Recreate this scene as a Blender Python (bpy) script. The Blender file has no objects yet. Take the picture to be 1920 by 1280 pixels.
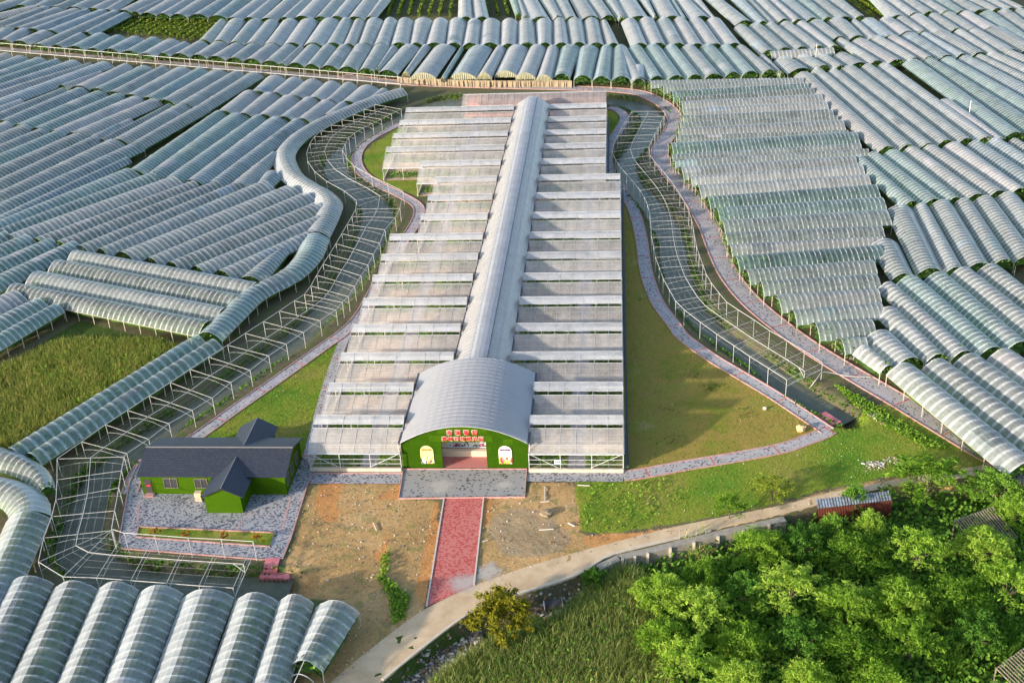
import bpy, math, random
import numpy as np
from math import sin, cos, pi, radians
random.seed(7); RNG = np.random.default_rng(7)
scene = bpy.context.scene
COL = scene.collection

# ------------------------------------------------------------------ camera, sky, sun, exposure
F_PX, PITCH, YAW, ROLL, CAM_H = 2200.0, radians(28.6), radians(5.87), radians(3.14), 84.0
_r0 = np.array([cos(YAW), sin(YAW), 0]); _fh = np.array([-sin(YAW), cos(YAW), 0]); _z = np.array([0, 0, 1.0])
FWD = cos(PITCH)*_fh - sin(PITCH)*_z
_u0 = sin(PITCH)*_fh + cos(PITCH)*_z
RGT = cos(ROLL)*_r0 - sin(ROLL)*_u0
UPV = sin(ROLL)*_r0 + cos(ROLL)*_u0
from mathutils import Matrix, Vector
cam_data = bpy.data.cameras.new("camera"); cam = bpy.data.objects.new("camera", cam_data); COL.objects.link(cam)
cam_data.sensor_width = 36.0; cam_data.lens = 36.0*F_PX/1920.0
cam_data.clip_start = 1.0; cam_data.clip_end = 6000
M = Matrix((( RGT[0], UPV[0], -FWD[0], 0), (RGT[1], UPV[1], -FWD[1], 0), (RGT[2], UPV[2], -FWD[2], CAM_H), (0, 0, 0, 1)))
cam.matrix_world = M
scene.camera = cam

SUN_EL, SUN_AZ = radians(14.0), radians(233.0)      # azimuth clockwise from +Y, towards the sun
world = bpy.data.worlds.new("World"); scene.world = world; world.use_nodes = True
wn = world.node_tree.nodes; wl = world.node_tree.links
sky = wn.new("ShaderNodeTexSky"); sky.sky_type = 'NISHITA'; sky.sun_disc = False
sky.sun_elevation = SUN_EL; sky.sun_rotation = SUN_AZ; sky.dust_density = 1.5; sky.air_density = 1.0
bg = wn["Background"]; bg.inputs[1].default_value = 0.15
wl.new(sky.outputs[0], bg.inputs[0])
sun_d = bpy.data.lights.new("sun", 'SUN'); sun_d.energy = 3.4; sun_d.angle = radians(1.5); sun_d.color = (1.0, 0.86, 0.70)
sun_o = bpy.data.objects.new("sun", sun_d); COL.objects.link(sun_o)
to_sun = Vector((sin(SUN_AZ)*cos(SUN_EL), cos(SUN_AZ)*cos(SUN_EL), sin(SUN_EL)))
sun_o.rotation_euler = to_sun.to_track_quat('Z', 'Y').to_euler(); sun_o.location = (-60, 20, 120)
vs = scene.view_settings
vs.view_transform = 'Standard'; vs.look = 'None'; vs.gamma = 1.0; vs.exposure = 1.2; vs.use_curve_mapping = False
scene.cycles.use_denoising = True
scene.cycles.max_bounces = 8; scene.cycles.transparent_max_bounces = 16
scene.cycles.diffuse_bounces = 3; scene.cycles.caustics_reflective = False; scene.cycles.caustics_refractive = False

# ------------------------------------------------------------------ helpers
def P(x, y, z=0.0):
    """ground point seen at photo pixel (x, y) for a surface of height z"""
    d = FWD*F_PX + RGT*(x-960.0) + UPV*(640.0-y)
    t = (z-CAM_H)/d[2]
    return np.array([d[0]*t, d[1]*t, z])

def P2(pts, z=0.0):
    return np.array([P(p[0], p[1], z)[:2] for p in pts])

def tag(o, label=None, cat=None, group=None, kind=None):
    if label: o['label'] = label
    if cat: o['category'] = cat
    if group: o['group'] = group
    if kind: o['kind'] = kind
    return o

def empty(name, loc=(0, 0, 0), rz=0.0):
    o = bpy.data.objects.new(name, None); o.empty_display_size = 0.5
    o.location = loc; o.rotation_euler = (0, 0, rz); COL.objects.link(o); return o

def link(name, me, parent=None, loc=None, rz=0.0, scale=None):
    o = bpy.data.objects.new(name, me); COL.objects.link(o)
    if parent is not None: o.parent = parent
    if loc is not None: o.location = loc
    if rz: o.rotation_euler = (0, 0, rz)
    if scale is not None: o.scale = scale
    return o

def fast_mesh(name, verts, faces, mats, uv=None, smooth=False, midx=None):
    """verts (n,3); faces (m,k) ndarray or list of tuples; uv (m,k,2)"""
    me = bpy.data.meshes.new(name)
    if isinstance(faces, np.ndarray):
        k = faces.shape[1]; m = len(faces)
        me.vertices.add(len(verts)); me.vertices.foreach_set("co", np.asarray(verts, dtype=np.float32).ravel())
        me.loops.add(m*k); me.loops.foreach_set("vertex_index", faces.astype(np.int32).ravel())
        me.polygons.add(m); me.polygons.foreach_set("loop_start", np.arange(0, m*k, k, dtype=np.int32))
        me.polygons.foreach_set("loop_total", np.full(m, k, dtype=np.int32))
        if uv is not None:
            l = me.uv_layers.new(name="UVMap"); l.data.foreach_set("uv", np.asarray(uv, dtype=np.float32).ravel())
        if midx is not None: me.polygons.foreach_set("material_index", np.asarray(midx, dtype=np.int32))
        me.polygons.foreach_set("use_smooth", np.full(m, smooth, dtype=bool))
        me.update(calc_edges=True); me.validate()
    else:
        me.from_pydata([tuple(v) for v in verts], [], faces)
        if uv is not None:
            l = me.uv_layers.new(name="UVMap"); l.data.foreach_set("uv", np.array(uv, dtype=np.float32).ravel())
        if midx is not None: me.polygons.foreach_set("material_index", midx)
        if smooth: me.polygons.foreach_set("use_smooth", [True]*len(faces))
        me.update()
    for mm in (mats if isinstance(mats, (list, tuple)) else [mats]): me.materials.append(mm)
    return me

class MB:
    """collects boxes, bars and tubes into one mesh"""
    def __init__(s): s.v = []; s.f = []; s.m = []
    def add(s, v, f, mi=0):
        n = len(s.v); s.v += [tuple(p) for p in v]; s.f += [tuple(i+n for i in q) for q in f]; s.m += [mi]*len(f); return s
    def box(s, x0, x1, y0, y1, z0, z1, mi=0):
        v = [(x0,y0,z0),(x1,y0,z0),(x1,y1,z0),(x0,y1,z0),(x0,y0,z1),(x1,y0,z1),(x1,y1,z1),(x0,y1,z1)]
        return s.add(v, [(0,3,2,1),(4,5,6,7),(0,1,5,4),(1,2,6,5),(2,3,7,6),(3,0,4,7)], mi)
    def bar(s, a, b, r=0.03, n=4, mi=0, r2=None):
        a = Vector(a); b = Vector(b); d = b-a
        if d.length < 1e-6: return s
        q = d.to_track_quat('Z', 'Y'); r2 = r if r2 is None else r2
        v = []
        for p, rr in ((a, r), (b, r2)):
            for i in range(n):
                t = 2*pi*(i+.5)/n; v.append(p + q @ Vector((cos(t)*rr, sin(t)*rr, 0)))
        f = [(i, (i+1)%n, n+(i+1)%n, n+i) for i in range(n)] + [tuple(range(n-1, -1, -1)), tuple(range(n, 2*n))]
        return s.add(v, f, mi)
    def path(s, pts, r=0.03, n=4, mi=0):
        for a, b in zip(pts[:-1], pts[1:]): s.bar(a, b, r, n, mi)
        return s
    def poly(s, pts, z0, z1, mi=0):
        n = len(pts); v = [(p[0], p[1], z0) for p in pts] + [(p[0], p[1], z1) for p in pts]
        return s.add(v, [tuple(range(n, 2*n)), tuple(range(n-1, -1, -1))] + [(i, (i+1)%n, n+(i+1)%n, n+i) for i in range(n)], mi)
    def mesh(s, name, mats, smooth=False): return fast_mesh(name, s.v, s.f, mats, smooth=smooth, midx=s.m)
    def build(s, name, mats, parent=None, **k): return link(name, s.mesh(name, mats), parent, **k)

def smooth_poly(pts, n=6):
    """Catmull-Rom through 2D/3D points"""
    p = np.array(pts, float); out = []
    q = np.vstack([2*p[0]-p[1], p, 2*p[-1]-p[-2]])
    for i in range(1, len(q)-2):
        for k in range(n):
            t = k/n
            out.append(.5*((2*q[i])+(-q[i-1]+q[i+1])*t+(2*q[i-1]-5*q[i]+4*q[i+1]-q[i+2])*t*t+(-q[i-1]+3*q[i]-3*q[i+1]+q[i+2])*t**3))
    out.append(p[-1]); return np.array(out)

def arclen(p):
    return np.concatenate([[0], np.cumsum(np.linalg.norm(np.diff(p[:, :2], axis=0), axis=1))])

def normals2(p):
    d = np.gradient(p[:, :2], axis=0); d /= np.linalg.norm(d, axis=1)[:, None] + 1e-9
    return np.stack([-d[:, 1], d[:, 0]], 1)

def seg_dist(pts, poly):
    """min distance of pts (n,2) to polyline, with the parameter of the nearest point"""
    best = np.full(len(pts), 1e9); par = np.zeros(len(pts))
    for i in range(len(poly)-1):
        a = poly[i]; d = poly[i+1]-a; L = d@d
        t = np.clip(((pts-a)@d)/max(L, 1e-9), 0, 1)
        q = a+t[:, None]*d; dd = np.hypot(*(pts-q).T)
        k = dd < best; best[k] = dd[k]; par[k] = i+t[k]
    return best, par

def in_poly(pts, poly):
    x, y = pts[:, 0], pts[:, 1]; c = np.zeros(len(pts), bool); n = len(poly)
    for i in range(n):
        x0, y0 = poly[i]; x1, y1 = poly[(i+1) % n]
        if y0 == y1: continue
        c ^= ((y0 > y) != (y1 > y)) & (x < (x1-x0)*(y-y0)/(y1-y0)+x0)
    return c

def scatter(poly, n):
    lo = poly.min(0); hi = poly.max(0); out = []
    while sum(map(len, out)) < n:
        p = lo + RNG.random((n*2, 2))*(hi-lo); out.append(p[in_poly(p, poly)])
    return np.concatenate(out)[:n]

ORD = "first second third fourth fifth sixth seventh eighth ninth tenth eleventh twelfth thirteenth fourteenth fifteenth sixteenth seventeenth eighteenth nineteenth".split()
TENS = {20: "twent", 30: "thirt", 40: "fort", 50: "fift"}
def ordinal(i):
    if i <= 19: return ORD[i-1]
    t, u = i//10*10, i % 10
    return TENS[t]+"ieth" if u == 0 else TENS[t]+"y-"+ORD[u-1]

# ------------------------------------------------------------------ materials
def nm(name):
    m = bpy.data.materials.new(name); m.use_nodes = True; nt = m.node_tree
    for n in list(nt.nodes): nt.nodes.remove(n)
    return m, nt, nt.nodes, nt.links
def node(N, t, **k):
    n = N.new(t)
    for a, b in k.items():
        if a == 'i':
            for q, v in b.items(): n.inputs[q].default_value = v
        else: setattr(n, a, b)
    return n
def c4(c): return (c[0], c[1], c[2], 1.0)
def ramp(N, stops, interp='LINEAR'):
    r = N.new("ShaderNodeValToRGB"); e = r.color_ramp; e.interpolation = interp
    while len(e.elements) < len(stops): e.elements.new(0.5)
    for el, (p, c) in zip(e.elements, stops): el.position = p; el.color = c4(c)
    return r
def math_n(N, L, op, a, b=None, c=None):
    n = N.new("ShaderNodeMath"); n.operation = op
    for i, v in enumerate((a, b, c)):
        if v is None: continue
        if isinstance(v, (int, float)): n.inputs[i].default_value = v
        else: L.new(v, n.inputs[i])
    return n.outputs[0]
def mixc(N, L, fac, a, b, mode='MIX'):
    n = N.new("ShaderNodeMix"); n.data_type = 'RGBA'; n.blend_type = mode
    for i, v in ((0, fac), (6, a), (7, b)):
        if isinstance(v, (int, float)): n.inputs[i].default_value = v
        elif isinstance(v, tuple): n.inputs[i].default_value = c4(v)
        else: L.new(v, n.inputs[i])
    return n.outputs[2]
def noise(N, L, scale, detail=4, rough=.6, vec=None, dim='3D'):
    n = N.new("ShaderNodeTexNoise"); n.inputs['Scale'].default_value = scale; n.inputs['Detail'].default_value = detail
    n.inputs['Roughness'].default_value = rough
    if vec is not None: L.new(vec, n.inputs['Vector'])
    return n.outputs['Fac']
def out(N, L, sh):
    o = N.new("ShaderNodeOutputMaterial"); L.new(sh, o.inputs['Surface'])
def geo_pos(N): return N.new("ShaderNodeNewGeometry").outputs['Position']

def mat(name, c, rough=.6, c2=None, scale=3.0, metal=0.0, bump=0.0, spec=.4):
    m, nt, N, L = nm(name)
    b = node(N, "ShaderNodeBsdfPrincipled", i={'Roughness': rough, 'Metallic': metal, 'Base Color': c4(c), 'Specular IOR Level': spec})
    if c2 is not None:
        f = noise(N, L, scale, 5, .65, geo_pos(N))
        r = ramp(N, [(.35, c), (.68, c2)]); L.new(f, r.inputs[0]); L.new(r.outputs[0], b.inputs['Base Color'])
        if bump:
            bp = node(N, "ShaderNodeBump", i={'Strength': bump, 'Distance': .1}); L.new(f, bp.inputs['Height']); L.new(bp.outputs[0], b.inputs['Normal'])
    out(N, L, b.outputs[0]); return m

def film_mat(name, col, op, rib=.25, tr=(.9, .95, .95), gloss=.25, seams=0.0, sheen_band=None):
    """dusty greenhouse film: part see-through, part scattering; UV.x counts hoops, UV.y runs across"""
    m, nt, N, L = nm(name)
    uv = node(N, "ShaderNodeUVMap", uv_map="UVMap"); sx = N.new("ShaderNodeSeparateXYZ"); L.new(uv.outputs[0], sx.inputs[0])
    fr = math_n(N, L, 'FRACT', math_n(N, L, 'ADD', sx.outputs[0], .5))
    st = math_n(N, L, 'SUBTRACT', 1.0, math_n(N, L, 'MULTIPLY', math_n(N, L, 'ABSOLUTE', math_n(N, L, 'SUBTRACT', fr, .5)), 2.0))
    mr = node(N, "ShaderNodeMapRange", interpolation_type='SMOOTHSTEP', i={1: .50, 2: .80, 3: 0.0, 4: rib}); L.new(st, mr.inputs[0])
    oi = N.new("ShaderNodeObjectInfo")
    va = N.new("ShaderNodeVectorMath"); va.operation = 'ADD'; L.new(geo_pos(N), va.inputs[0]); L.new(oi.outputs['Random'], va.inputs[1])
    n1 = noise(N, L, .35, 5, .7, va.outputs[0]); n2 = noise(N, L, 2.6, 4, .7, va.outputs[0])
    dirt = math_n(N, L, 'ADD', math_n(N, L, 'MULTIPLY', math_n(N, L, 'SUBTRACT', n1, .5), .55), math_n(N, L, 'MULTIPLY', math_n(N, L, 'SUBTRACT', n2, .5), .35))
    o = math_n(N, L, 'ADD', math_n(N, L, 'ADD', mr.outputs[0], op), dirt)
    o = math_n(N, L, 'ADD', o, math_n(N, L, 'MULTIPLY', math_n(N, L, 'SUBTRACT', oi.outputs['Random'], .5), .16))
    if sheen_band:
        o = math_n(N, L, 'ADD', o, math_n(N, L, 'MULTIPLY', math_n(N, L, 'LESS_THAN', sx.outputs[1], sheen_band[0]), sheen_band[1]))  # extra opacity painted in for sky sheen at a grazing view
    if seams:
        f2 = math_n(N, L, 'FRACT', math_n(N, L, 'MULTIPLY', sx.outputs[1], 4.0))
        o = math_n(N, L, 'ADD', o, math_n(N, L, 'MULTIPLY', math_n(N, L, 'GREATER_THAN', f2, .95), seams))
    cl = node(N, "ShaderNodeClamp", i={1: .05, 2: .96}); L.new(o, cl.inputs[0])
    colr = mixc(N, L, n1, col, tuple(min(1, x*1.06) for x in col))
    d = N.new("ShaderNodeBsdfDiffuse"); L.new(colr, d.inputs[0])
    t = N.new("ShaderNodeBsdfTranslucent"); L.new(colr, t.inputs[0])
    mx = node(N, "ShaderNodeMixShader", i={0: .38}); L.new(d.outputs[0], mx.inputs[1]); L.new(t.outputs[0], mx.inputs[2])
    tp = node(N, "ShaderNodeBsdfTransparent", i={0: c4(tr)})
    m2 = N.new("ShaderNodeMixShader"); L.new(cl.outputs[0], m2.inputs[0]); L.new(tp.outputs[0], m2.inputs[1]); L.new(mx.outputs[0], m2.inputs[2])
    g = node(N, "ShaderNodeBsdfGlossy", i={'Roughness': .28}); lw = node(N, "ShaderNodeFresnel", i={0: 1.35})
    m3 = N.new("ShaderNodeMixShader"); L.new(math_n(N, L, 'MULTIPLY', lw.outputs[0], gloss*4), m3.inputs[0]); L.new(m2.outputs[0], m3.inputs[1]); L.new(g.outputs[0], m3.inputs[2])
    out(N, L, m3.outputs[0]); return m

def leaf_mat(name, dark, mid, light, tr=.3):
    m, nt, N, L = nm(name)
    uv = node(N, "ShaderNodeUVMap", uv_map="UVMap"); sx = N.new("ShaderNodeSeparateXYZ"); L.new(uv.outputs[0], sx.inputs[0])
    n = noise(N, L, .45, 3, .6, geo_pos(N))
    f = math_n(N, L, 'ADD', math_n(N, L, 'MULTIPLY', sx.outputs[0], .6), math_n(N, L, 'MULTIPLY', n, .45))
    oi = N.new("ShaderNodeObjectInfo"); f = math_n(N, L, 'ADD', f, math_n(N, L, 'MULTIPLY', math_n(N, L, 'SUBTRACT', oi.outputs['Random'], .5), .55))
    r = ramp(N, [(.15, dark), (.5, mid), (.9, light)]); L.new(f, r.inputs[0])
    d = N.new("ShaderNodeBsdfDiffuse"); L.new(r.outputs[0], d.inputs[0]); t = N.new("ShaderNodeBsdfTranslucent"); L.new(r.outputs[0], t.inputs[0])
    mx = node(N, "ShaderNodeMixShader", i={0: tr}); L.new(d.outputs[0], mx.inputs[1]); L.new(t.outputs[0], mx.inputs[2])
    out(N, L, mx.outputs[0]); return m

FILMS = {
 'W': film_mat("film_white", (.72, .74, .77), .46, rib=.28, sheen_band=(.30, .20)),
 'G': film_mat("film_grey", (.65, .69, .72), .40, rib=.32, sheen_band=(.30, .26)),
 'L': film_mat("film_lilac", (.71, .70, .73), .50, rib=.28, sheen_band=(.30, .22)),
 'T': film_mat("film_teal", (.56, .70, .72), .36, rib=.32, tr=(.75, .95, .92), sheen_band=(.30, .26)),
 'B': film_mat("film_blue", (.60, .69, .77), .40, rib=.34, tr=(.8, .93, 1), sheen_band=(.30, .26)),
 'C': film_mat("film_clear", (.68, .73, .75), .30, rib=.14, sheen_band=(.44, .45)),
 'g': film_mat("film_grey_even", (.56, .63, .64), .36, rib=.15, sheen_band=(.28, .20)),
 'w': film_mat("film_white_even", (.64, .67, .68), .42, rib=.15, sheen_band=(.28, .20)),
 't': film_mat("film_teal_even", (.44, .60, .61), .26, rib=.18, tr=(.75, .95, .92), sheen_band=(.28, .24)),
}
FILM_WORD = {'W': "white", 'G': "grey", 'L': "lilac-grey", 'T': "blue-green", 'B': "bluish", 'C': "clear", 'g': "grey", 'w': "whitish", 't': "blue-green"}
M_HOOP = mat("hoop_metal", (.74, .76, .78), .45)
M_WHITE = mat("white_steel", (.60, .59, .56), .5, (.46, .46, .45), 1.2)
M_POST = mat("concrete_post", (.55, .50, .42), .85, (.42, .37, .30), 4.0)
M_VINE = leaf_mat("vine_leaves", (.035, .08, .022), (.10, .20, .045), (.19, .32, .06))
M_TREE = leaf_mat("tree_leaves", (.07, .17, .02), (.25, .43, .048), (.40, .55, .09), .5)
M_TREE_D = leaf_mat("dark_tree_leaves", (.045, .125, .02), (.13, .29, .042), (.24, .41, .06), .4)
M_BUSH_Y = leaf_mat("yellow_bush_leaves", (.13, .14, .015), (.32, .31, .035), (.48, .46, .07), .45)
M_REED = leaf_mat("reed_blades", (.16, .22, .05), (.40, .45, .14), (.74, .64, .34), .4)
M_GRASS = leaf_mat("tall_grass_blades", (.055, .12, .018), (.18, .26, .04), (.50, .44, .14), .45)
M_WEED = leaf_mat("weed_leaves", (.05, .12, .015), (.13, .28, .03), (.25, .40, .055), .4)
M_BARK = mat("bark", (.14, .10, .07), .9, (.08, .06, .045), 6)

def paver_mat(name, light, dark, share, joint, red_every=0.0, scale=(.23, .18), worn=(.62, .60, .58)):
    m, nt, N, L = nm(name)
    uv = node(N, "ShaderNodeUVMap", uv_map="UVMap"); sx = N.new("ShaderNodeSeparateXYZ"); L.new(uv.outputs[0], sx.inputs[0])
    row = math_n(N, L, 'FLOOR', math_n(N, L, 'DIVIDE', sx.outputs[1], scale[1]))
    u = math_n(N, L, 'ADD', math_n(N, L, 'DIVIDE', sx.outputs[0], scale[0]), math_n(N, L, 'MULTIPLY', row, .5))
    cb = N.new("ShaderNodeCombineXYZ"); L.new(math_n(N, L, 'FLOOR', u), cb.inputs[0]); L.new(row, cb.inputs[1])
    wnz = N.new("ShaderNodeTexWhiteNoise"); wnz.noise_dimensions = '3D'; L.new(cb.outputs[0], wnz.inputs[0])
    pos = geo_pos(N); big = noise(N, L, .22, 4, .6, pos); fine = noise(N, L, 1.7, 5, .7, pos)
    thr = math_n(N, L, 'SUBTRACT', 1.0-share+.10, math_n(N, L, 'MULTIPLY', math_n(N, L, 'SUBTRACT', big, .30), .6))
    isd = math_n(N, L, 'GREATER_THAN', wnz.outputs['Value'], thr)
    base = mixc(N, L, fine, light, tuple(x*.72 for x in light))
    base = mixc(N, L, math_n(N, L, 'MULTIPLY', wnz.outputs['Value'], .35), base, tuple(x*.6 for x in light))
    wr = node(N, "ShaderNodeMapRange", interpolation_type='SMOOTHSTEP', i={1: .62, 2: .78, 3: 0.0, 4: .8}); L.new(big, wr.inputs[0])
    colr = mixc(N, L, wr.outputs[0], mixc(N, L, isd, base, dark), worn)
    # joints
    fu = math_n(N, L, 'FRACT', u); fv = math_n(N, L, 'FRACT', math_n(N, L, 'DIVIDE', sx.outputs[1], scale[1]))
    j = math_n(N, L, 'MAXIMUM', math_n(N, L, 'LESS_THAN', fu, .05), math_n(N, L, 'LESS_THAN', fv, .09))
    colr = mixc(N, L, math_n(N, L, 'MULTIPLY', j, .5), colr, joint)
    if red_every:
        q = math_n(N, L, 'MODULO', sx.outputs[0], red_every)
        colr = mixc(N, L, math_n(N, L, 'LESS_THAN', q, .24), colr, (.50, .16, .14))
    b = node(N, "ShaderNodeBsdfPrincipled", i={'Roughness': .8}); L.new(colr, b.inputs['Base Color'])
    bp = node(N, "ShaderNodeBump", i={'Strength': .4, 'Distance': .03}); L.new(math_n(N, L, 'SUBTRACT', 1.0, j), bp.inputs['Height']); L.new(bp.outputs[0], b.inputs['Normal'])
    out(N, L, b.outputs[0]); return m
M_PAVE = paver_mat("grey_pavers", (.50, .47, .485), (.09, .085, .10), .085, (.36, .33, .33), 8.5)
M_PAVE2 = paver_mat("grey_court_pavers", (.42, .42, .445), (.085, .09, .115), .25, (.30, .29, .30), scale=(.20, .17))
M_PAVE3 = paver_mat("forecourt_pavers", (.36, .36, .36), (.05, .05, .055), .10, (.25, .25, .25))
M_PAVER = paver_mat("red_pavers", (.62, .19, .17), (.42, .06, .045), .34, (.45, .2, .18), worn=(.62, .38, .34))
M_KERB = mat("red_kerb", (.46, .20, .18), .85, (.55, .38, .35), 1.8)
M_KERBW = mat("pale_kerb", (.62, .58, .53), .8, (.5, .42, .38), 2.5)

# ------------------------------------------------------------------ terrain data (traced in the photograph, unprojected to the ground)
LEFT_CANAL = [(875,186,2.6),(838,190,3.4),(800,199,2.8),(740,224,2.3),(690,247,2.0),(648,277,2.1),(628,305,2.2),(646,338,2.3),(690,370,2.4),(708,398,2.8),(697,438,2.6),(672,492,2.4),
              (632,552,2.1),(560,625,1.9),(480,683,1.8),(410,733,1.7),(330,785,1.8),(255,835,1.9),(195,885,2.0),(172,917,2.0),(155,975,2.2),(150,1030,2.5),(225,1082,2.4),(330,1094,2.3),(440,1100,2.3),(540,1102,2.3)]
RIGHT_CANAL = [(1128,184,2.0),(1165,189,2.6),(1200,199,3.2),(1226,215,2.8),(1216,240,2.2),(1192,275,1.9),(1174,302,1.8),(1186,340,1.8),(1216,375,2.0),(1242,410,2.1),(1260,450,2.1),(1266,492,2.0),
               (1280,535,2.0),(1300,575,1.9),(1345,620,1.8),(1405,662,1.7),(1465,705,1.7),(1525,748,1.8),(1590,783,1.5)]
def canal(data):
    p = P2(data); hw = np.array([d[2] for d in data]); q = smooth_poly(np.column_stack([p, hw-.45]), 5); return q
LC, RC = canal(LEFT_CANAL), canal(RIGHT_CANAL)
ROAD_LOW = P2([(600,1366),(714,1277),(801,1206),(875,1152),(942,1122),(1009,1102),(1087,1075),(1117,1055),(1157,1036),(1280,1008),(1468,965),(1545,945),(1660,916),(1760,905),(1850,900),(2100,890),(2600,880)])
ROAD_LOW = ROAD_LOW[np.argsort(ROAD_LOW[:, 0])]

def sstep(a, b, x): t = np.clip((x-a)/(b-a), 0, 1); return t*t*(3-2*t)
def height(p):
    p = np.atleast_2d(p); h = np.zeros(len(p))
    for C in (LC, RC):
        k = (p[:, 0] > C[:, 0].min()-9) & (p[:, 0] < C[:, 0].max()+9) & (p[:, 1] > C[:, 1].min()-9) & (p[:, 1] < C[:, 1].max()+9)
        if not k.any(): continue
        d, t = seg_dist(p[k], C[:, :2]); w = np.interp(t, np.arange(len(C)), C[:, 2])
        h[k] = np.minimum(h[k], -1.5*(1-sstep(-.4, 1.7, d-w)))
    ye = np.interp(p[:, 0], ROAD_LOW[:, 0], ROAD_LOW[:, 1]); low = sstep(.0, .75, ye-p[:, 1])*(p[:, 0] > ROAD_LOW[0, 0])
    return h-1.9*low
def hz(x, y): return float(height(np.array([[x, y]]))[0])

ZONES = {
 'lawn': [
  [(645,642),(625,700),(604,760),(585,812),(565,870),(545,905),(380,850),(350,830),(375,815),(480,745),(560,690),(622,648)],
  [(745,240),(722,258),(700,268),(684,287),(681,305),(698,328),(735,350),(775,365),(795,372),(830,340),(830,240)],
  [(1137,205),(1155,210),(1164,232),(1142,275),(1137,335)],
  [(1078,898),(1168,894),(1290,872),(1381,857),(1468,840),(1520,822),(1556,806),(1590,788),(1640,755),(1693,756),(1804,823),(1868,860),(1860,880),(1660,895),(1540,918),(1450,945),(1330,970),(1180,995),(1090,1000),(1082,960)],
  [(262,990),(515,1000),(506,1024),(258,1008)]],
 'dry': [[(1168,380),(1178,378),(1191,402),(1203,450),(1211,507),(1231,564),(1265,611),(1330,668),(1448,739),(1552,806),(1515,823),(1381,857),(1168,893)]],
 'dirt': [
  [(578,900),(755,900),(755,935),(830,935),(795,1150),(740,1180),(690,1172),(640,1125),(540,1115),(535,1060),(560,970)],
  [(900,930),(988,928),(990,900),(1078,905),(1084,960),(1092,1003),(1180,1000),(1340,975),(1470,945),(1560,917),(1670,895),(1800,885),(1800,905),(1660,915),(1280,1000),(1150,1030),(1060,1052),(880,1115)],
  [(560,1180),(690,1170),(740,1180),(620,1290),(560,1290)]],
 'lush': [
  [(0,690),(150,600),(300,640),(335,650),(20,840),(-200,900)],
  [(700,1200),(900,1160),(1100,1090),(1500,985),(2000,880),(2400,900),(2400,1500),(600,1500)],
  [(1560,720),(1700,800),(1770,835),(1790,855),(1740,845),(1640,785)],
  [(195,62),(235,32),(425,38),(385,80)],[(718,34),(735,-30),(880,-30),(862,34)],[(912,32),(900,-40),(960,-40),(975,34)],[(1580,-20),(1630,-20),(1690,36),(1640,36)]],
}
# grid: fine where the picture is, coarse out to the horizon
def axis(lo, hi, step, far):
    a = list(np.arange(lo, hi+1e-6, step)); s = step; v = lo
    while v > -far: s *= 1.5; v -= s; a.insert(0, v)
    s = step; v = a[-1]
    while v < far: s *= 1.5; v += s; a.append(v)
    return np.array(a)
gx = axis(-105, 75, .7, 2500); gy = axis(72, 300, .75, 2500)
GX, GY = np.meshgrid(gx, gy); gp = np.column_stack([GX.ravel(), GY.ravel()])
gh = height(gp)
jit = (RNG.random(len(gp))-.5)*.05
inner = (gp[:, 0] > -105) & (gp[:, 0] < 75) & (gp[:, 1] > 72) & (gp[:, 1] < 300)
shape = GX.shape
zone = np.zeros((len(gp), 4))
for ch, key in enumerate(('lawn', 'dirt', 'dry', 'lush')):
    for poly in ZONES[key]: zone[in_poly(gp, P2(poly)), ch] = 1.0
def blur(a):
    a = a.reshape(shape); b = a.copy()
    b[1:-1, 1:-1] = (a[1:-1, 1:-1]*2+a[:-2, 1:-1]+a[2:, 1:-1]+a[1:-1, :-2]+a[1:-1, 2:])/6; return b.ravel()
hard = zone.copy()
for ch in range(4):
    for _ in range(2): zone[:, ch] = blur(zone[:, ch])
orange = np.zeros(len(gp))
for poly in ([(812,935),(834,932),(801,1137),(776,1150)], [(905,932),(925,932),(905,1010),(897,1010)], [(1085,1005),(1200,990),(1290,975),(1160,1020),(1110,1030)], [(755,905),(752,935),(700,935)], [(726,990),(738,995),(712,1060),(700,1050)], [(600,905),(640,905),(630,985),(590,960)]): orange[in_poly(gp, P2(poly))] = 1.0
orange = blur(orange)
mud = np.zeros(len(gp)); mud[in_poly(gp, P2([(925,965),(975,948),(1030,962),(1052,985),(1072,1012),(1050,1038),(985,1046),(940,1040),(918,1000)]))] = 1.0; mud = blur(blur(mud))
rough_k = (hard[:, 1] > .5) | (hard[:, 3] > .5) | (gh < -.1)
gz = gh + jit*np.where(rough_k, 3.0, 0.0) - np.where(rough_k, .04, 0)
gv = np.column_stack([gp, gz])
ny, nx = shape
ii = (np.arange(ny-1)[:, None]*nx+np.arange(nx-1)[None, :]).ravel()
gf = np.column_stack([ii, ii+1, ii+nx+1, ii+nx])
fz = hard[gf].mean(1); fid = np.where(fz[:, 0] > .5, 1, np.where(fz[:, 2] > .5, 2, np.where(fz[:, 1] > .5, 3, 0)))

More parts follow.
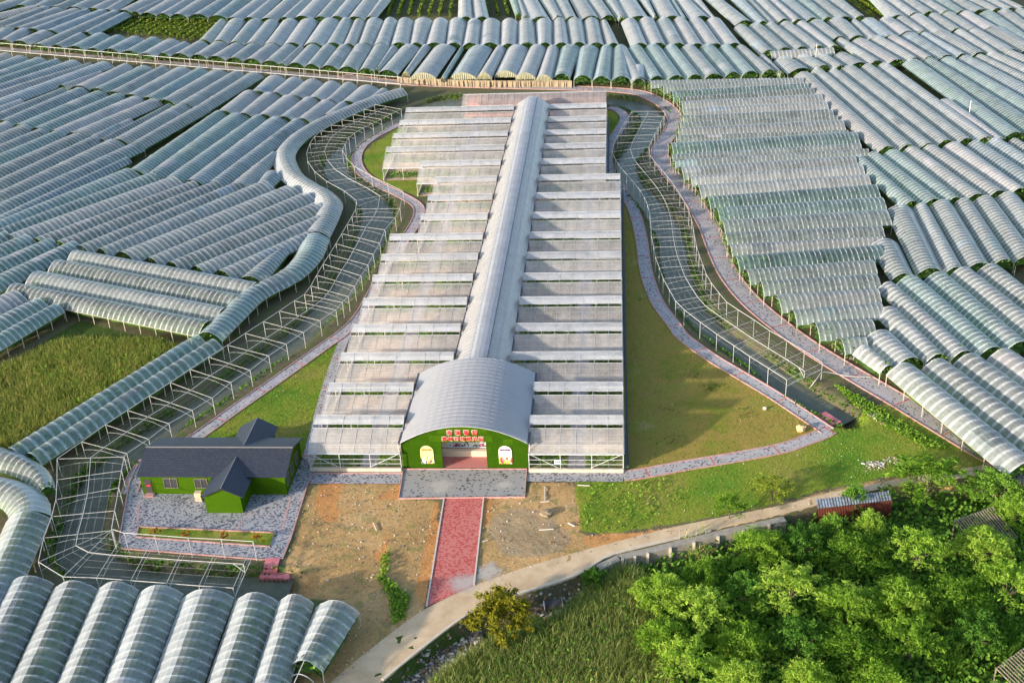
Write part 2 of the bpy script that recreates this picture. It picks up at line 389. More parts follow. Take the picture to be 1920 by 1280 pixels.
def ground_mat():
    m, nt, N, L = nm("terrain")
    at = node(N, "ShaderNodeAttribute", attribute_name="zone"); sp = N.new("ShaderNodeSeparateColor"); L.new(at.outputs['Color'], sp.inputs[0])
    pos = geo_pos(N)
    nb = noise(N, L, .12, 4, .6, pos); nmid = noise(N, L, .55, 5, .65, pos); nf = noise(N, L, 3.2, 6, .75, pos); nw = noise(N, L, 1.1, 5, .7, pos)
    def w(s):
        a = math_n(N, L, 'ADD', s, math_n(N, L, 'MULTIPLY', math_n(N, L, 'SUBTRACT', nw, .5), .9))
        r = node(N, "ShaderNodeMapRange", interpolation_type='SMOOTHSTEP', i={1: .40, 2: .62, 3: 0., 4: 1.}); L.new(a, r.inputs[0]); return r.outputs[0]
    def ramp3(f, *s):
        r = ramp(N, list(s)); L.new(f, r.inputs[0]); return r.outputs[0]
    f1 = math_n(N, L, 'ADD', math_n(N, L, 'MULTIPLY', nmid, .55), math_n(N, L, 'MULTIPLY', nf, .45))
    f2 = math_n(N, L, 'ADD', math_n(N, L, 'MULTIPLY', nb, .6), math_n(N, L, 'MULTIPLY', nf, .4))
    soil = ramp3(f1, (.3, (.06, .06, .035)), (.48, (.14, .12, .075)), (.58, (.09, .125, .035)), (.72, (.22, .18, .11)))
    lawn = ramp3(f2, (.32, (.06, .16, .012)), (.42, (.11, .225, .02)), (.52, (.21, .255, .03)), (.60, (.27, .25, .055)), (.70, (.36, .27, .11)))
    dry = ramp3(f2, (.36, (.14, .22, .022)), (.44, (.25, .22, .04)), (.50, (.33, .23, .065)), (.56, (.24, .24, .035)), (.64, (.40, .29, .12)))
    f3 = math_n(N, L, 'ADD', math_n(N, L, 'MULTIPLY', nb, .35), math_n(N, L, 'ADD', math_n(N, L, 'MULTIPLY', nmid, .3), math_n(N, L, 'MULTIPLY', nf, .35)))
    dirt = ramp3(f3, (.34, (.17, .12, .05)), (.43, (.34, .22, .095)), (.52, (.48, .30, .13)), (.62, (.56, .40, .22)))
    gw = node(N, "ShaderNodeMapRange", interpolation_type='SMOOTHSTEP', i={1: .50, 2: .62, 3: 0., 4: .65}); L.new(nmid, gw.inputs[0])
    dirt = mixc(N, L, gw.outputs[0], dirt, (.19, .18, .055))
    ao = node(N, "ShaderNodeAttribute", attribute_name="orange")
    dirt = mixc(N, L, math_n(N, L, 'MULTIPLY', w(ao.outputs['Fac']), .8), dirt, ramp3(f3, (.35, (.42, .17, .05)), (.6, (.60, .30, .11))))
    am = node(N, "ShaderNodeAttribute", attribute_name="mud"); wm = w(am.outputs['Fac'])
    wv = node(N, "ShaderNodeTexWave", wave_type='BANDS', bands_direction='DIAGONAL', i={'Scale': .42, 'Distortion': 14.0, 'Detail': 5.0, 'Detail Scale': .7, 'Detail Roughness': .7}); L.new(pos, wv.inputs['Vector'])
    mudc = ramp3(math_n(N, L, 'ADD', math_n(N, L, 'MULTIPLY', wv.outputs['Fac'], .22), math_n(N, L, 'MULTIPLY', f3, .78)), (.2, (.15, .115, .075)), (.5, (.30, .24, .165)), (.8, (.40, .34, .26)))
    dirt = mixc(N, L, math_n(N, L, 'MULTIPLY', wm, .6), dirt, mudc)
    lush = ramp3(f1, (.3, (.025, .045, .012)), (.5, (.06, .10, .02)), (.7, (.11, .12, .04)))
    c = mixc(N, L, w(at.outputs['Alpha']), soil, lush)
    c = mixc(N, L, w(sp.outputs[0]), c, lawn); c = mixc(N, L, w(sp.outputs[2]), c, dry); c = mixc(N, L, w(sp.outputs[1]), c, dirt)
    b = node(N, "ShaderNodeBsdfPrincipled", i={'Roughness': .95, 'Specular IOR Level': .1}); L.new(c, b.inputs['Base Color'])
    bp = node(N, "ShaderNodeBump", i={'Strength': .8, 'Distance': .25}); L.new(f1, bp.inputs['Height']); L.new(bp.outputs[0], b.inputs['Normal'])
    out(N, L, b.outputs[0]); return m
M_GROUND = ground_mat()
for k, name in ((0, 'ground'), (1, 'lawn'), (2, 'dry_lawn'), (3, 'bare_soil')):
    f = gf[fid == k]; used = np.unique(f); rm = np.full(len(gv), -1); rm[used] = np.arange(len(used))
    me = fast_mesh(name, gv[used], rm[f], M_GROUND, smooth=True)
    a = me.attributes.new("zone", 'FLOAT_COLOR', 'POINT'); a.data.foreach_set("color", zone[used].astype(np.float32).ravel())
    a = me.attributes.new("orange", 'FLOAT', 'POINT'); a.data.foreach_set("value", orange[used].astype(np.float32))
    a = me.attributes.new("mud", 'FLOAT', 'POINT'); a.data.foreach_set("value", mud[used].astype(np.float32))
    tag(link(name, me), kind='structure')

# water
def water_mat():
    m, nt, N, L = nm("canal_water")
    b = node(N, "ShaderNodeBsdfPrincipled", i={'Roughness': .3, 'Specular IOR Level': .18})
    n = noise(N, L, .8, 4, .6, geo_pos(N)); r = ramp(N, [(.3, (.085, .095, .065)), (.7, (.14, .145, .105))]); L.new(n, r.inputs[0]); L.new(r.outputs[0], b.inputs['Base Color'])
    n2 = noise(N, L, 2.5, 3, .6, geo_pos(N)); bp = node(N, "ShaderNodeBump", i={'Strength': .12, 'Distance': .05}); L.new(n2, bp.inputs['Height']); L.new(bp.outputs[0], b.inputs['Normal'])
    out(N, L, b.outputs[0]); return m
M_WATER = water_mat()
for C in (LC, RC):
    n = normals2(C); w = (C[:, 2]+1.1)[:, None]
    e = C[-1, :2]-C[-2, :2]; e /= np.linalg.norm(e)
    a = C[:, :2]+n*w; b = C[:, :2]-n*w; v = np.column_stack([np.vstack([a, b]), np.full(2*len(C), -.75)]); k = len(C)
    f = np.array([(i+k, i+k+1, i+1, i) for i in range(k-1)])
    tag(link("canal_water", fast_mesh("canal_water", v, f, M_WATER)), kind='structure')

# ------------------------------------------------------------------ paths, kerbs, road
def ribbon(name, pts, width, z, m, kind='structure', smooth=True, parent=None, thick=0.0):
    p = np.array(pts, float)
    p = smooth_poly(p, 5) if smooth else p
    n = normals2(p); s = arclen(p); w = (np.interp(s, np.linspace(0, s[-1], len(width)), width) if hasattr(width, '__len__') else np.full(len(p), width))/2
    a = p[:, :2]+n*w[:, None]; b = p[:, :2]-n*w[:, None]; k = len(p)
    v = np.column_stack([np.vstack([a, b]), np.full(2*k, z)]); f = np.array([(i+k, i+k+1, i+1, i) for i in range(k-1)])
    uv = np.array([[(s[i], -w[i]), (s[i+1], -w[i+1]), (s[i+1], w[i+1]), (s[i], w[i])] for i in range(k-1)])
    o = link(name, fast_mesh(name, v, f, m, uv=uv), parent)
    if kind: tag(o, kind=kind)
    return a, b
def patch(name, poly, z, m, kind='structure', thick=None):
    q = [tuple(x) for x in poly]
    me = bpy.data.meshes.new(name); me.from_pydata([(x, y, z) for x, y in q], [], [tuple(range(len(q)))])
    l = me.uv_layers.new(name="UVMap")
    for lp in me.loops: v = me.vertices[lp.vertex_index].co; l.data[lp.index].uv = (v.x, v.y)
    if me.polygons[0].normal.z < 0: me.flip_normals()
    me.materials.append(m); return tag(link(name, me), kind=kind)
def kerb(line, m=None, w=.16, h=.12, closed=False):
    p = np.array(line, float)[:, :2]
    if closed: p = np.vstack([p, p[:1]])
    n = normals2(p); a = p+n*w/2; b = p-n*w/2; k = len(p)
    v = np.vstack([np.column_stack([a, np.full(k, -.05)]), np.column_stack([a, np.full(k, h)]), np.column_stack([b, np.full(k, h)]), np.column_stack([b, np.full(k, -.05)])])
    f = []
    for i in range(k-1):
        for r in range(3): f.append((r*k+i, r*k+i+1, (r+1)*k+i+1, (r+1)*k+i))
    f += [(0, k, 2*k, 3*k), (4*k-1, 3*k-1, 2*k-1, k-1)]
    tag(link("kerb", fast_mesh("kerb", v, f, m or M_KERB)), kind='structure')

OUTER = [(640,142),(700,150),(760,156),(850,160),(960,163),(1080,166),(1150,169),(1200,175),(1230,187),(1252,202),(1265,220),(1262,240),(1247,262),(1237,282),(1242,302),(1257,325),(1277,347),(1300,377),(1317,405),(1330,430),
         (1347,474),(1371,521),(1414,571),(1481,625),(1535,662),(1589,695),(1693,756),(1804,823),(1868,860),(1960,915)]
a, b = ribbon("outer_path", P2(OUTER), [3.2, 3.4, 3.4, 3.4, 3.3, 3.3, 3.5], .03, M_PAVE); kerb(a, w=.2); kerb(b, w=.2)
FARPATH = [(-120,82),(0,92),(150,105),(300,117),(450,130),(600,143),(700,151)]
ribbon("far_path", P2(FARPATH), 3.4, .02, M_PAVE)
INNER = [(1140,202),(1157,206),(1171,221),(1160,245),(1143,270),(1139,300),(1146,330),(1163,352),(1178,375),(1191,402),(1203,450),(1211,507),(1231,564),(1265,611),(1281,632),(1330,668),(1381,699),(1448,739),(1515,783)]
a, b = ribbon("inner_path", P2(INNER+[(1552,808)]), 2.0, .03, M_PAVE); kerb(a); kerb(b)
FRONTR = [(1556,806),(1540,815),(1515,824),(1468,840),(1381,857),(1290,872),(1220,885),(1168,893)]
a, b = ribbon("inner_path", P2(FRONTR), 2.0, .036, M_PAVE); kerb(a); kerb(b)
a, b = ribbon("front_walk", P2([(1168,893),(988,893)]), 2.2, .042, M_PAVE2, smooth=False); kerb(b)
a, b = ribbon("front_walk", P2([(752,897),(583,897)]), 2.2, .042, M_PAVE2, smooth=False); kerb(b)
LPATH = [(752,232),(728,243),(700,258),(677,277),(669,300),(680,325),(712,347),(748,364),(780,383),(786,400),(775,425),(757,452),(735,490),(705,540),(680,585),(652,617),(600,655),(520,712),(440,768),(370,818),(330,838),(285,860),(258,885),(243,925)]
a, b = ribbon("left_path", P2(LPATH), 2.0, .03, M_PAVE); kerb(a); kerb(b)
ribbon("left_path", P2([(652,620),(632,670),(612,730),(596,790),(580,850),(566,905)]), 1.5, .026, M_PAVE)
yard = P2([(262,862),(243,905),(224,1010),(228,1028),(490,1049),(530,1047),(545,1010),(577,907),(592,880),(560,850)])
patch("house_yard", yard, .046, M_PAVE2); kerb(yard, closed=True)
bed = P2([(260,988),(515,999),(506,1025),(256,1007)])
patch("planter_lawn", bed, .055, M_GROUND); kerb(bed, closed=True, m=M_KERB, h=.16)
me = bpy.data.objects["planter_lawn"].data
at_ = me.attributes.new("zone", 'FLOAT_COLOR', 'POINT'); at_.data.foreach_set("color", [1, 0, 0, 0]*len(me.vertices))
ribbon("yard_line", P2([(545,932),(527,1000)]), .2, .052, M_KERB, smooth=False)
ribbon("yard_line", P2([(470,960),(440,995)]), .14, .052, M_KERB, smooth=False)
ribbon("yard_line", P2([(262,935),(258,985)]), .14, .052, M_KERB, smooth=False)
fore = P2([(756,880),(988,880),(984,932),(748,935)])
patch("forecourt", fore, .05, M_PAVE3); kerb(fore, closed=True, h=.16)
redp = P2([(833,932),(907,932),(889,1097),(800,1137)])
_rp = patch("red_path", redp, .04, M_PAVER); kerb(redp[[1, 2]], M_KERBW); kerb(redp[[3, 0]], M_KERBW)
for lp in _rp.data.loops:
    v = _rp.data.vertices[lp.vertex_index].co; _rp.data.uv_layers[0].data[lp.index].uv = (v.x, v.y)
def stain_mat(name, c):
    m, nt, N, L = nm(name); uv = node(N, "ShaderNodeUVMap", uv_map="UVMap"); ln = N.new("ShaderNodeVectorMath"); ln.operation = 'LENGTH'; L.new(uv.outputs[0], ln.inputs[0])
    n = noise(N, L, .9, 5, .7, geo_pos(N)); f = math_n(N, L, 'ADD', ln.outputs['Value'], math_n(N, L, 'MULTIPLY', math_n(N, L, 'SUBTRACT', n, .5), 1.5))
    r = node(N, "ShaderNodeMapRange", interpolation_type='SMOOTHSTEP', i={1: .25, 2: 1.0, 3: .65, 4: 0.}); L.new(f, r.inputs[0])
    d = node(N, "ShaderNodeBsdfDiffuse", i={0: c4(c)}); t = N.new("ShaderNodeBsdfTransparent"); mx = N.new("ShaderNodeMixShader"); L.new(r.outputs[0], mx.inputs[0]); L.new(t.outputs[0], mx.inputs[1]); L.new(d.outputs[0], mx.inputs[2]); out(N, L, mx.outputs[0]); return m
M_STAIN = stain_mat("cement_stain", (.56, .53, .49))
def stain(px, py, rx, ry, z):
    c = P(px, py, z); v = [(c[0]+rx*cos(t), c[1]+ry*sin(t), z) for t in np.linspace(0, 2*pi, 25)[:-1]]; me = bpy.data.meshes.new("cement_stain"); me.from_pydata(v, [], [tuple(range(24))])
    l = me.uv_layers.new(name="UVMap")
    for lp in me.loops: q = me.vertices[lp.vertex_index].co; l.data[lp.index].uv = ((q.x-c[0])/rx, (q.y-c[1])/ry)
    me.materials.append(M_STAIN); tag(link("cement_stain", me), kind='structure')
stain(826, 912, 2.7, 2.2, .056); stain(945, 908, 2.2, 1.2, .056); stain(915, 1072, 2.0, 2.2, .03); stain(868, 1092, 2.4, 2.0, .046);
M_ROAD = mat("worn_concrete", (.64, .49, .32), .9, (.46, .33, .20), .35, bump=.1)
UP = [(545,1350),(640,1261),(741,1180),(801,1139),(888,1098),(976,1066),(1060,1041),(1144,1018),(1280,984),(1465,947),(1535,928),(1666,901),(1780,882),(1870,868)]
LO = [(640,1345),(714,1277),(801,1206),(875,1152),(942,1122),(1009,1102),(1087,1075),(1117,1055),(1157,1036),(1280,1006),(1468,963),(1545,943),(1660,914),(1790,898),(1890,884)]
u_ = smooth_poly(P2(UP), 4); l_ = smooth_poly(P2(LO), 4)
def resample(p, n):
    s = arclen(p); q = np.linspace(0, s[-1], n); return np.column_stack([np.interp(q, s, p[:, 0]), np.interp(q, s, p[:, 1])])
u_ = resample(u_, 60); l_ = resample(l_, 60)
v = np.vstack([np.column_stack([u_, np.full(60, .02)]), np.column_stack([l_, np.full(60, .02)]), np.column_stack([l_, np.full(60, -.35)])])
f = np.array([(i+60, i+61, i+1, i) for i in range(59)]+[(i+120, i+121, i+61, i+60) for i in range(59)])
tag(link("road", fast_mesh("road", v, f, M_ROAD)), kind='structure')
kerb(l_[4:34]+np.array([0, -.02]), mat("road_edge", (.60, .53, .43), .85, (.5, .42, .33), 1.0), w=.3, h=.13)

# ------------------------------------------------------------------ plastic tunnels
EAVE, RIDGE = 1.75, 3.15
TUNNELS = []          # (root, path, widths) for the vines
_post_me = {}
def post_mesh(h, m=None):
    k = round(h, 1)
    if k not in _post_me: _post_me[k] = MB().bar((0, 0, 0), (0, 0, k), .07, 4).mesh("post", M_POST)
    return _post_me[k]
ARC = [(t, (1-abs(t)**2.1)) for t in np.linspace(-1, 1, 10)]
def tunnel(path, w0, w1, tint, label, group, spacing=1.0, hoops='joined', posts=2, end_film=None, eave=EAVE, rise=None, sag=.028, side=None, cat="tunnel", leaf_end=True):
    """path: ridge line from the far end to the near end (world xy); one thing with film, hoops and posts"""
    path = np.array(path, float)[:, :2]
    L = arclen(path)[-1]; n = max(3, int(round(L/spacing))); q = resample(path, n+1); nn = normals2(q)
    w = np.linspace(w0, w1, n+1); s = np.linspace(0, L, n+1)
    c = q[-1]; root = empty("grape_tunnel", (c[0], c[1], hz(c[0], c[1])))
    tag(root, label, cat, group); base = np.array([c[0], c[1], root.location.z])
    rs = rise if rise is not None else (RIDGE-EAVE)
    # film: a ring on every hoop and a sagging ring between two hoops
    V = []; na = len(ARC); amp = RNG.normal(0, .016, 2*n+1)
    for i in range(2*n+1):
        t = i/2; k = int(t); fr = t-k
        if k >= n: k = n-1; fr = 1.0
        p = q[k]*(1-fr)+q[k+1]*fr; d = nn[k]*(1-fr)+nn[k+1]*fr; ww = w[k]*(1-fr)+w[k+1]*fr
        r = rs*min(1, ww/4.0)**.5
        sg = (sag if i % 2 else 0)+amp[i]
        for (a, b) in ARC:
            V.append((p[0]+d[0]*a*ww/2*(1-sg*.3), p[1]+d[1]*a*ww/2*(1-sg*.3), eave+r*b*(1-sg)+0*a))
    V = np.array(V)-base; F = []; UV = []
    for i in range(2*n):
        for j in range(na-1):
            F.append((i*na+j, i*na+j+1, (i+1)*na+j+1, (i+1)*na+j))
            UV.append([(i/2, j/(na-1)), (i/2, (j+1)/(na-1)), ((i+1)/2, (j+1)/(na-1)), ((i+1)/2, j/(na-1))])
    UV = np.array(UV)
    if nn[len(nn)//2] @ q[len(q)//2] > 0: UV[:, :, 1] = 1-UV[:, :, 1]     # painted sheen goes on the side facing away from the camera
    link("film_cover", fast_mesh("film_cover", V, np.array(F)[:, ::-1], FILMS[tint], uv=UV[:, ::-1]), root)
    if RNG.random() < .34 and n > 10:      # a patch of newer or older film laid over some hoops
        i0 = int(RNG.integers(2, 2*n-8)); i1 = min(2*n, i0+int(RNG.integers(3, 12))); j0 = int(RNG.integers(0, 4)); j1 = int(RNG.integers(6, na)); k2 = j1-j0+1
        pv = V.reshape(2*n+1, na, 3)[i0:i1+1, j0:j1+1].copy(); pv[:, :, 2] += .025; ni = i1-i0+1
        pf = np.array([(a*k2+b+k2, a*k2+b+k2+1, a*k2+b+1, a*k2+b)[::-1] for a in range(ni-1) for b in range(k2-1)])
        puv = np.array([[((i0+a+1)/2, .6), ((i0+a+1)/2, .6), ((i0+a)/2, .6), ((i0+a)/2, .6)][::-1] for a in range(ni-1) for b in range(k2-1)])
        link("film_patch", fast_mesh("film_patch", pv.reshape(-1, 3), pf[:, ::-1], FILMS[random.choice('WGLTBC')], uv=puv[:, ::-1]), root)
    # hoops
    hv = []; hf = []
    def hoop(i, org):
        vv = []; p = q[i]; d = nn[i]; al = np.array([-d[1], d[0]]); r = rs*min(1, w[i]/4.0)**.5; ff = []
        pr = [ARC[j] for j in (0, 1, 3, 4, 5, 6, 8, 9)]
        for (a, b) in pr:
            for (sx, dz) in ((-.035, .012), (.035, .012)):
                vv.append((p[0]+d[0]*a*w[i]/2*1.004+al[0]*sx-org[0], p[1]+d[1]*a*w[i]/2*1.004+al[1]*sx-org[1], eave+r*b+dz-org[2]))
        for j in range(len(pr)-1): ff.append((2*j, 2*j+1, 2*j+3, 2*j+2))
        return vv, ff
    if hoops == 'single':
        for i in range(n+1):
            vv, ff = hoop(i, base)
            link("hoop", fast_mesh("hoop", vv, ff, M_HOOP), root)
    else:
        for i in (range(0, n+1) if hoops == 'joined' else (0, n)):
            vv, ff = hoop(i, base); o = len(hv); hv += vv; hf += [tuple(x+o for x in t) for t in ff]
        tag(link("hoops", fast_mesh("hoops", hv, hf, M_HOOP), root), kind='stuff')
    # posts at the open ends (and along a side that shows)
    spots = []
    if posts:
        for i in ((n,) if posts == 2 else (0, n)):
            for sgn in (-1, 1): spots.append(q[i]+nn[i]*sgn*w[i]/2*.97)
    if side:
        for i in range(0, n+1, 3): spots.append(q[i]+nn[i]*side*w[i]/2*.96)
    for p in spots:
        h0 = hz(p[0], p[1]); link("post", post_mesh(eave-h0), root, loc=(p[0]-base[0], p[1]-base[1], h0-base[2]))
    if side:
        e = [(q[i]+nn[i]*side*w[i]/2) for i in range(n+1)]
        MB().path([(x[0]-base[0], x[1]-base[1], eave-.03-base[2]) for x in e[::2]+[e[-1]]], .045).build("eave_rail", M_POST, root)
    if end_film:
        p = q[-1]; d = nn[-1]; r = rs*min(1, w[-1]/4.0)**.5; vv = []; al = q[-1]-q[-2]; al /= np.linalg.norm(al)
        xs = np.linspace(-1, 1, 25)
        for j, t in enumerate(xs):
            off = .12*((j % 2)-.5)+.05*RNG.random()
            top = eave+r*(1-abs(t)**2.1); bot = eave-.25-.2*RNG.random()
            for z, k in ((top, .2), (eave*.5+top*.5, 1), (bot, 1.4)):
                vv.append((p[0]+d[0]*t*w[-1]/2+al[0]*(off*k+.05)-base[0], p[1]+d[1]*t*w[-1]/2+al[1]*(off*k+.05)-base[1], z-base[2]))
        ff = [(3*j+k, 3*j+k+1, 3*j+k+4, 3*j+k+3) for j in range(24) for k in range(2)]
        link("end_film", fast_mesh("end_film", vv, ff, end_film), root)
    TUNNELS.append((q, w, leaf_end and not end_film, eave))
    return root

def block(desc, group, rows, tints, z=RIDGE, conv=None, small=(), order="left", spacing=1.0, hoops='joined', posts=2, endf=None, side=None, extend=0.0, fill=.985, shift=0.0, word=None):
    """rows: ridge pixels (far x, far y, near x, near y); conv maps crop pixels to photo pixels"""
    L = []
    for r in rows:
        a, b = (r[0], r[1]), (r[2], r[3])
        if conv: a = (conv[0]+a[0]/conv[2], conv[1]+a[1]/conv[2]); b = (conv[0]+b[0]/conv[2], conv[1]+b[1]/conv[2])
        A, B = P(*a, z)[:2], P(*b, z)[:2]
        if extend: d = (A-B)/np.linalg.norm(A-B); A = A+d*extend
        L.append((A, B))
    n = len(L)
    def pd(p, l): d = l[1]-l[0]; d = d/np.linalg.norm(d); return abs(d[0]*(p-l[0])[1]-d[1]*(p-l[0])[0])
    W = np.zeros((n, 2))
    for e in (0, 1):
        ds = []
        for i in range(n-1):
            ds.append((pd(L[i][e], L[i+1])+pd(L[i+1][e], L[i]))/2)
        ds = np.array(ds) if n > 1 else np.array([4.6])
        med = float(np.median(ds)); med = min(max(med, 2.5), 6.5)
        A = []; y = []
        for i in range(n-1): r = np.zeros(n); r[i] = r[i+1] = .5; A.append(r); y.append(min(ds[i], med*1.35))
        for i in range(n): r = np.zeros(n); r[i] = .22; A.append(r); y.append(.22*med*(.6 if i in small else 1.0))
        W[:, e] = np.clip(np.linalg.lstsq(np.array(A), np.array(y), rcond=None)[0], 1.3, 6.8)*fill
    roots = []
    for i in range(n):
        t = tints[i] if i < len(tints) else random.choice(tints)
        lab = "%s film tunnel, %s from %s in %s" % (FILM_WORD[t], ordinal(i+1), order, desc)
        if i in small: lab = "narrow "+lab
        if len(lab.split()) > 16: print('LONG', lab)
        w0, w1 = W[i]
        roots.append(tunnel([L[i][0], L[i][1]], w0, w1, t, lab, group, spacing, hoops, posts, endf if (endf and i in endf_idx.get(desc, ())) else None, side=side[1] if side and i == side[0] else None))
    return roots
endf_idx = {}
M_SKIRT = mat("beige_sheet", (.33, .26, .17), .7, (.22, .18, .12), 1.6)
M_ENDF = mat("yellowed_end_film", (.36, .34, .23), .6, (.22, .24, .15), 1.6)
def tl(s): return list(s)

# row just beyond the outer path (far row on the left bank of the picture included)
c1 = (0, 0, 4.0); c2 = (400, 0, 4.0); c3 = (800, 0, 4.0); c5 = (1200, 0, 5.3333); c6 = (1560, 0, 5.3333); c7 = (1560, 200, 5.3333); ch = (1200, 140, 4.0); c8 = (1280, 430, 2.9766); cl = (0, 430, 2.9766); ca = (0, 0, 2.9766)
def cv(c, rows): return [(c[0]+r[0]/c[2], c[1]+r[1]/c[2], c[0]+r[2]/c[2], c[1]+r[3]/c[2]) for r in rows]
rowA = cv(c1, [(40,205,-110,290),(170,210,20,298),(330,225,140,305),(860,75,280,330),(600,245,420,335),(750,245,550,345),(880,260,690,360),(1010,270,820,365),(1150,275,960,380),(1280,290,1080,400),(1385,310,1220,396),(1500,305,1340,400),(1640,310,1480,410),(1770,320,1610,420)]) \
     + cv(c2, [(300,320,150,432),(430,325,280,440),(560,330,420,455),(650,333,510,465),(740,330,610,470),(860,330,730,480),(980,330,860,490),(1115,322,1000,500),(1255,325,1140,512),(1350,335,1220,505),(1470,330,1300,525)])
A_t = "GLLGGTTBTWGLLLGLGLGGGGGGG"
block("the row behind the railed far path", "tunnels beyond the railed far path", rowA, A_t, small=(10, 17, 23))
rowB = cv(c2, [(1590,325,1440,525),(1730,330,1570,545),(1860,332,1720,560)]) + cv(c3, [(400,335,270,545),(550,335,430,545),(680,332,590,530),(830,330,740,545),(945,335,880,560),(1080,330,1010,552)])
endf_idx["the row closed by the beige end sheets"] = tuple(range(9)); 
block("the row closed by the beige end sheets", "tunnels with beige end sheets", [rowB[0], rowB[1], rowB[2]]+[cv(c3, [(260,332,125,545)])[0]]+rowB[3:], "WLTTBLWLL", small=(8,), endf=M_ENDF)
rowC = cv(c3, [(1215,335,1170,565),(1350,330,1310,572),(1455,335,1460,572),(1590,480,1590,585)])
block("the short row right of the beige sheets", "tunnels right of the beige sheets", rowC, "TTTL", small=(3,))
rowD = cv(c5, [(-190,440,-5,770),(-45,440,170,760),(130,435,360,755),(310,440,550,745),(490,440,740,735),(680,435,930,720),(860,435,1110,710),(1010,440,1300,695),(1230,530,1425,705)])
block("the row above the crosswise block", "tunnels above the crosswise block", rowD, "GTTTGTTGG", small=(8,))
# second row
row2 = cv(c2, [(60,140,-80,298),(170,135,40,300),(310,140,160,312),(430,145,290,316),(570,137,430,320),(710,135,580,320),(870,132,740,320),(995,130,890,320),(1090,137,1010,328),(1205,130,1130,320),(1325,128,1250,320),(1435,130,1390,320),(1570,128,1520,320),(1700,130,1655,320),(1830,130,1800,320)]) \
     + cv(c3, [(355,135,325,320),(480,135,470,320),(620,135,610,328),(745,135,750,320),(880,135,885,320),(995,130,1010,320),(1110,130,1140,316),(1235,130,1270,320),(1330,140,1400,322)])
block("the second row, behind the far gap", "second row of far tunnels", row2, "LWGGLLWWLWWWLLWLLLWWLWLL", small=(8, 23))
row2b = cv(c5, [(-107,180,0,430),(66,167,190,430),(240,170,380,430),(400,165,570,435),(560,165,755,435),(740,170,945,430)])
block("the second row right of the dark gap", "second row right of the dark gap", row2b, "LLGLLL")
# top row
row3 = cv(c1, [(330,-60,150,35),(450,-50,265,45),(600,-35,410,48),(740,-40,550,50),(880,-30,690,60),(980,-40,795,70),(1110,-20,920,75),(1180,0,1010,85),(1290,-15,1100,95),(1400,-10,1215,100),(1510,-10,1330,105),(1670,-15,1480,105),(1800,-15,1625,115),(1950,-20,1740,130)]) \
     + cv(c2, [(450,-20,270,130),(580,-20,400,135),(690,-20,530,130),(800,-20,660,120),(930,-20,800,125),(1040,-20,920,120),(1170,-20,1060,125),(1280,-20,1170,120)])
block("the topmost row left of the orchard plot", "topmost row of tunnels on the left", row3, "GGGGLLLLLLLBTLGLGLGWLL", small=(7,), extend=14)
block("the pair between two orchard plots", "tunnels between the orchard plots", cv(c3, [(285,-40,290,125),(385,-40,412,125)]), "LL", extend=10)
row3b = cv(c3, [(645,-30,686,90),(690,-30,740,112),(770,-30,852,125),(895,-40,990,120),(1000,-40,1085,124),(1130,-40,1230,120),(1250,-40,1362,115),(1370,-40,1470,120),(1490,-40,1590,120),(1620,-40,1722,120)]) \
     + cv(c5, [(70,-40,160,155),(200,-40,320,160),(310,-60,455,175),(430,-40,612,160),(560,-40,750,165)])
block("the topmost row right of the orchard plots", "topmost row of tunnels on the right", row3b, "TWWWWLWWWWWLTWL", small=(0, 12), extend=12)
# outermost left rows, above the railed path
row4 = cv(c1, [(150,-30,-60,50),(330,45,-60,185),(420,55,40,200),(560,60,130,205),(650,62,240,213),(760,70,370,225)])
block("the blue-tinged rows in the far left corner", "far left corner tunnels", row4, "GGGLBB", extend=0)
block("the lone strip beside the crop plot", "far left corner tunnels", cv(c1, [(930,92,640,240)]), "B")
row4b = cv(c1, [(130,-10,-200,90),(260,40,-200,140)])
block("the outer edge of the far left corner", "far left corner tunnels", row4b, "GL")
# right-hand fields
R1 = cv(c5, [(720,-60,1050,205),(960,-60,1232,205),(1090,-40,1345,218),(1200,-40,1445,190),(1320,-40,1585,190),(1430,-60,1735,175),(1600,-60,1885,170)]) + cv(c6, [(-150,-40,130,165),(30,-40,290,155)])
block("the top field left of its crop plot", "top right field tunnels", R1, "WBGWLBTGG", small=(2,), extend=14)
R1b = cv(c6, [(420,-60,670,150),(560,-60,830,125),(720,-60,982,115),(870,-60,1152,105),(1040,-60,1305,105),(1220,-50,1495,95),(1400,-40,1652,80),(1560,-40,1792,75),(1690,-40,1910,65)])
block("the top field right of its crop plot", "top right corner tunnels", R1b, "WWGGTGGGL", extend=14)
R2 = cv(c5, [(1010,240,1290,500),(1160,225,1450,475),(1310,215,1620,465),(1460,210,1790,458),(1620,205,1950,450)]) + cv(c6, [(-150,190,75,362),(60,170,260,355),(230,180,430,360),(370,175,592,350),(550,160,765,310),(700,155,920,300),(860,135,1090,300),(1020,125,1260,280),(1170,115,1420,275),(1345,105,1615,265)])
block("the second row of the right field", "second row of the right field", R2, "GGGGWGWGBLWWGGL")
block("the top right corner beside the dark gap", "top right corner tunnels", cv(c6, [(1560,105,2050,430),(1730,85,2200,420),(1890,80,2300,380)]), "TGG")
R3 = cv(c6, [(90,365,450,605),(280,380,650,595),(450,350,832,575),(610,345,975,560),(780,320,1150,550),(930,310,1310,535),(1100,300,1480,520),(1280,285,1640,510),(1430,280,1790,490),(1645,265,2010,470)])
block("the third row of the right field", "third row of the right field", R3, "GLGLBBGGGG")
block("the crosswise strip below the second right row", "crosswise strip tunnel", cv(c5, [(1930,478,1300,515)]), "W")
R3c = cv(c5, [(1440,560,1612,680),(1640,540,1835,650),(1820,525,2010,650)]) + cv(c6, [(100,520,270,625)])
block("the short row under the crosswise strip", "short tunnels on the right field", R3c, "GGGG")
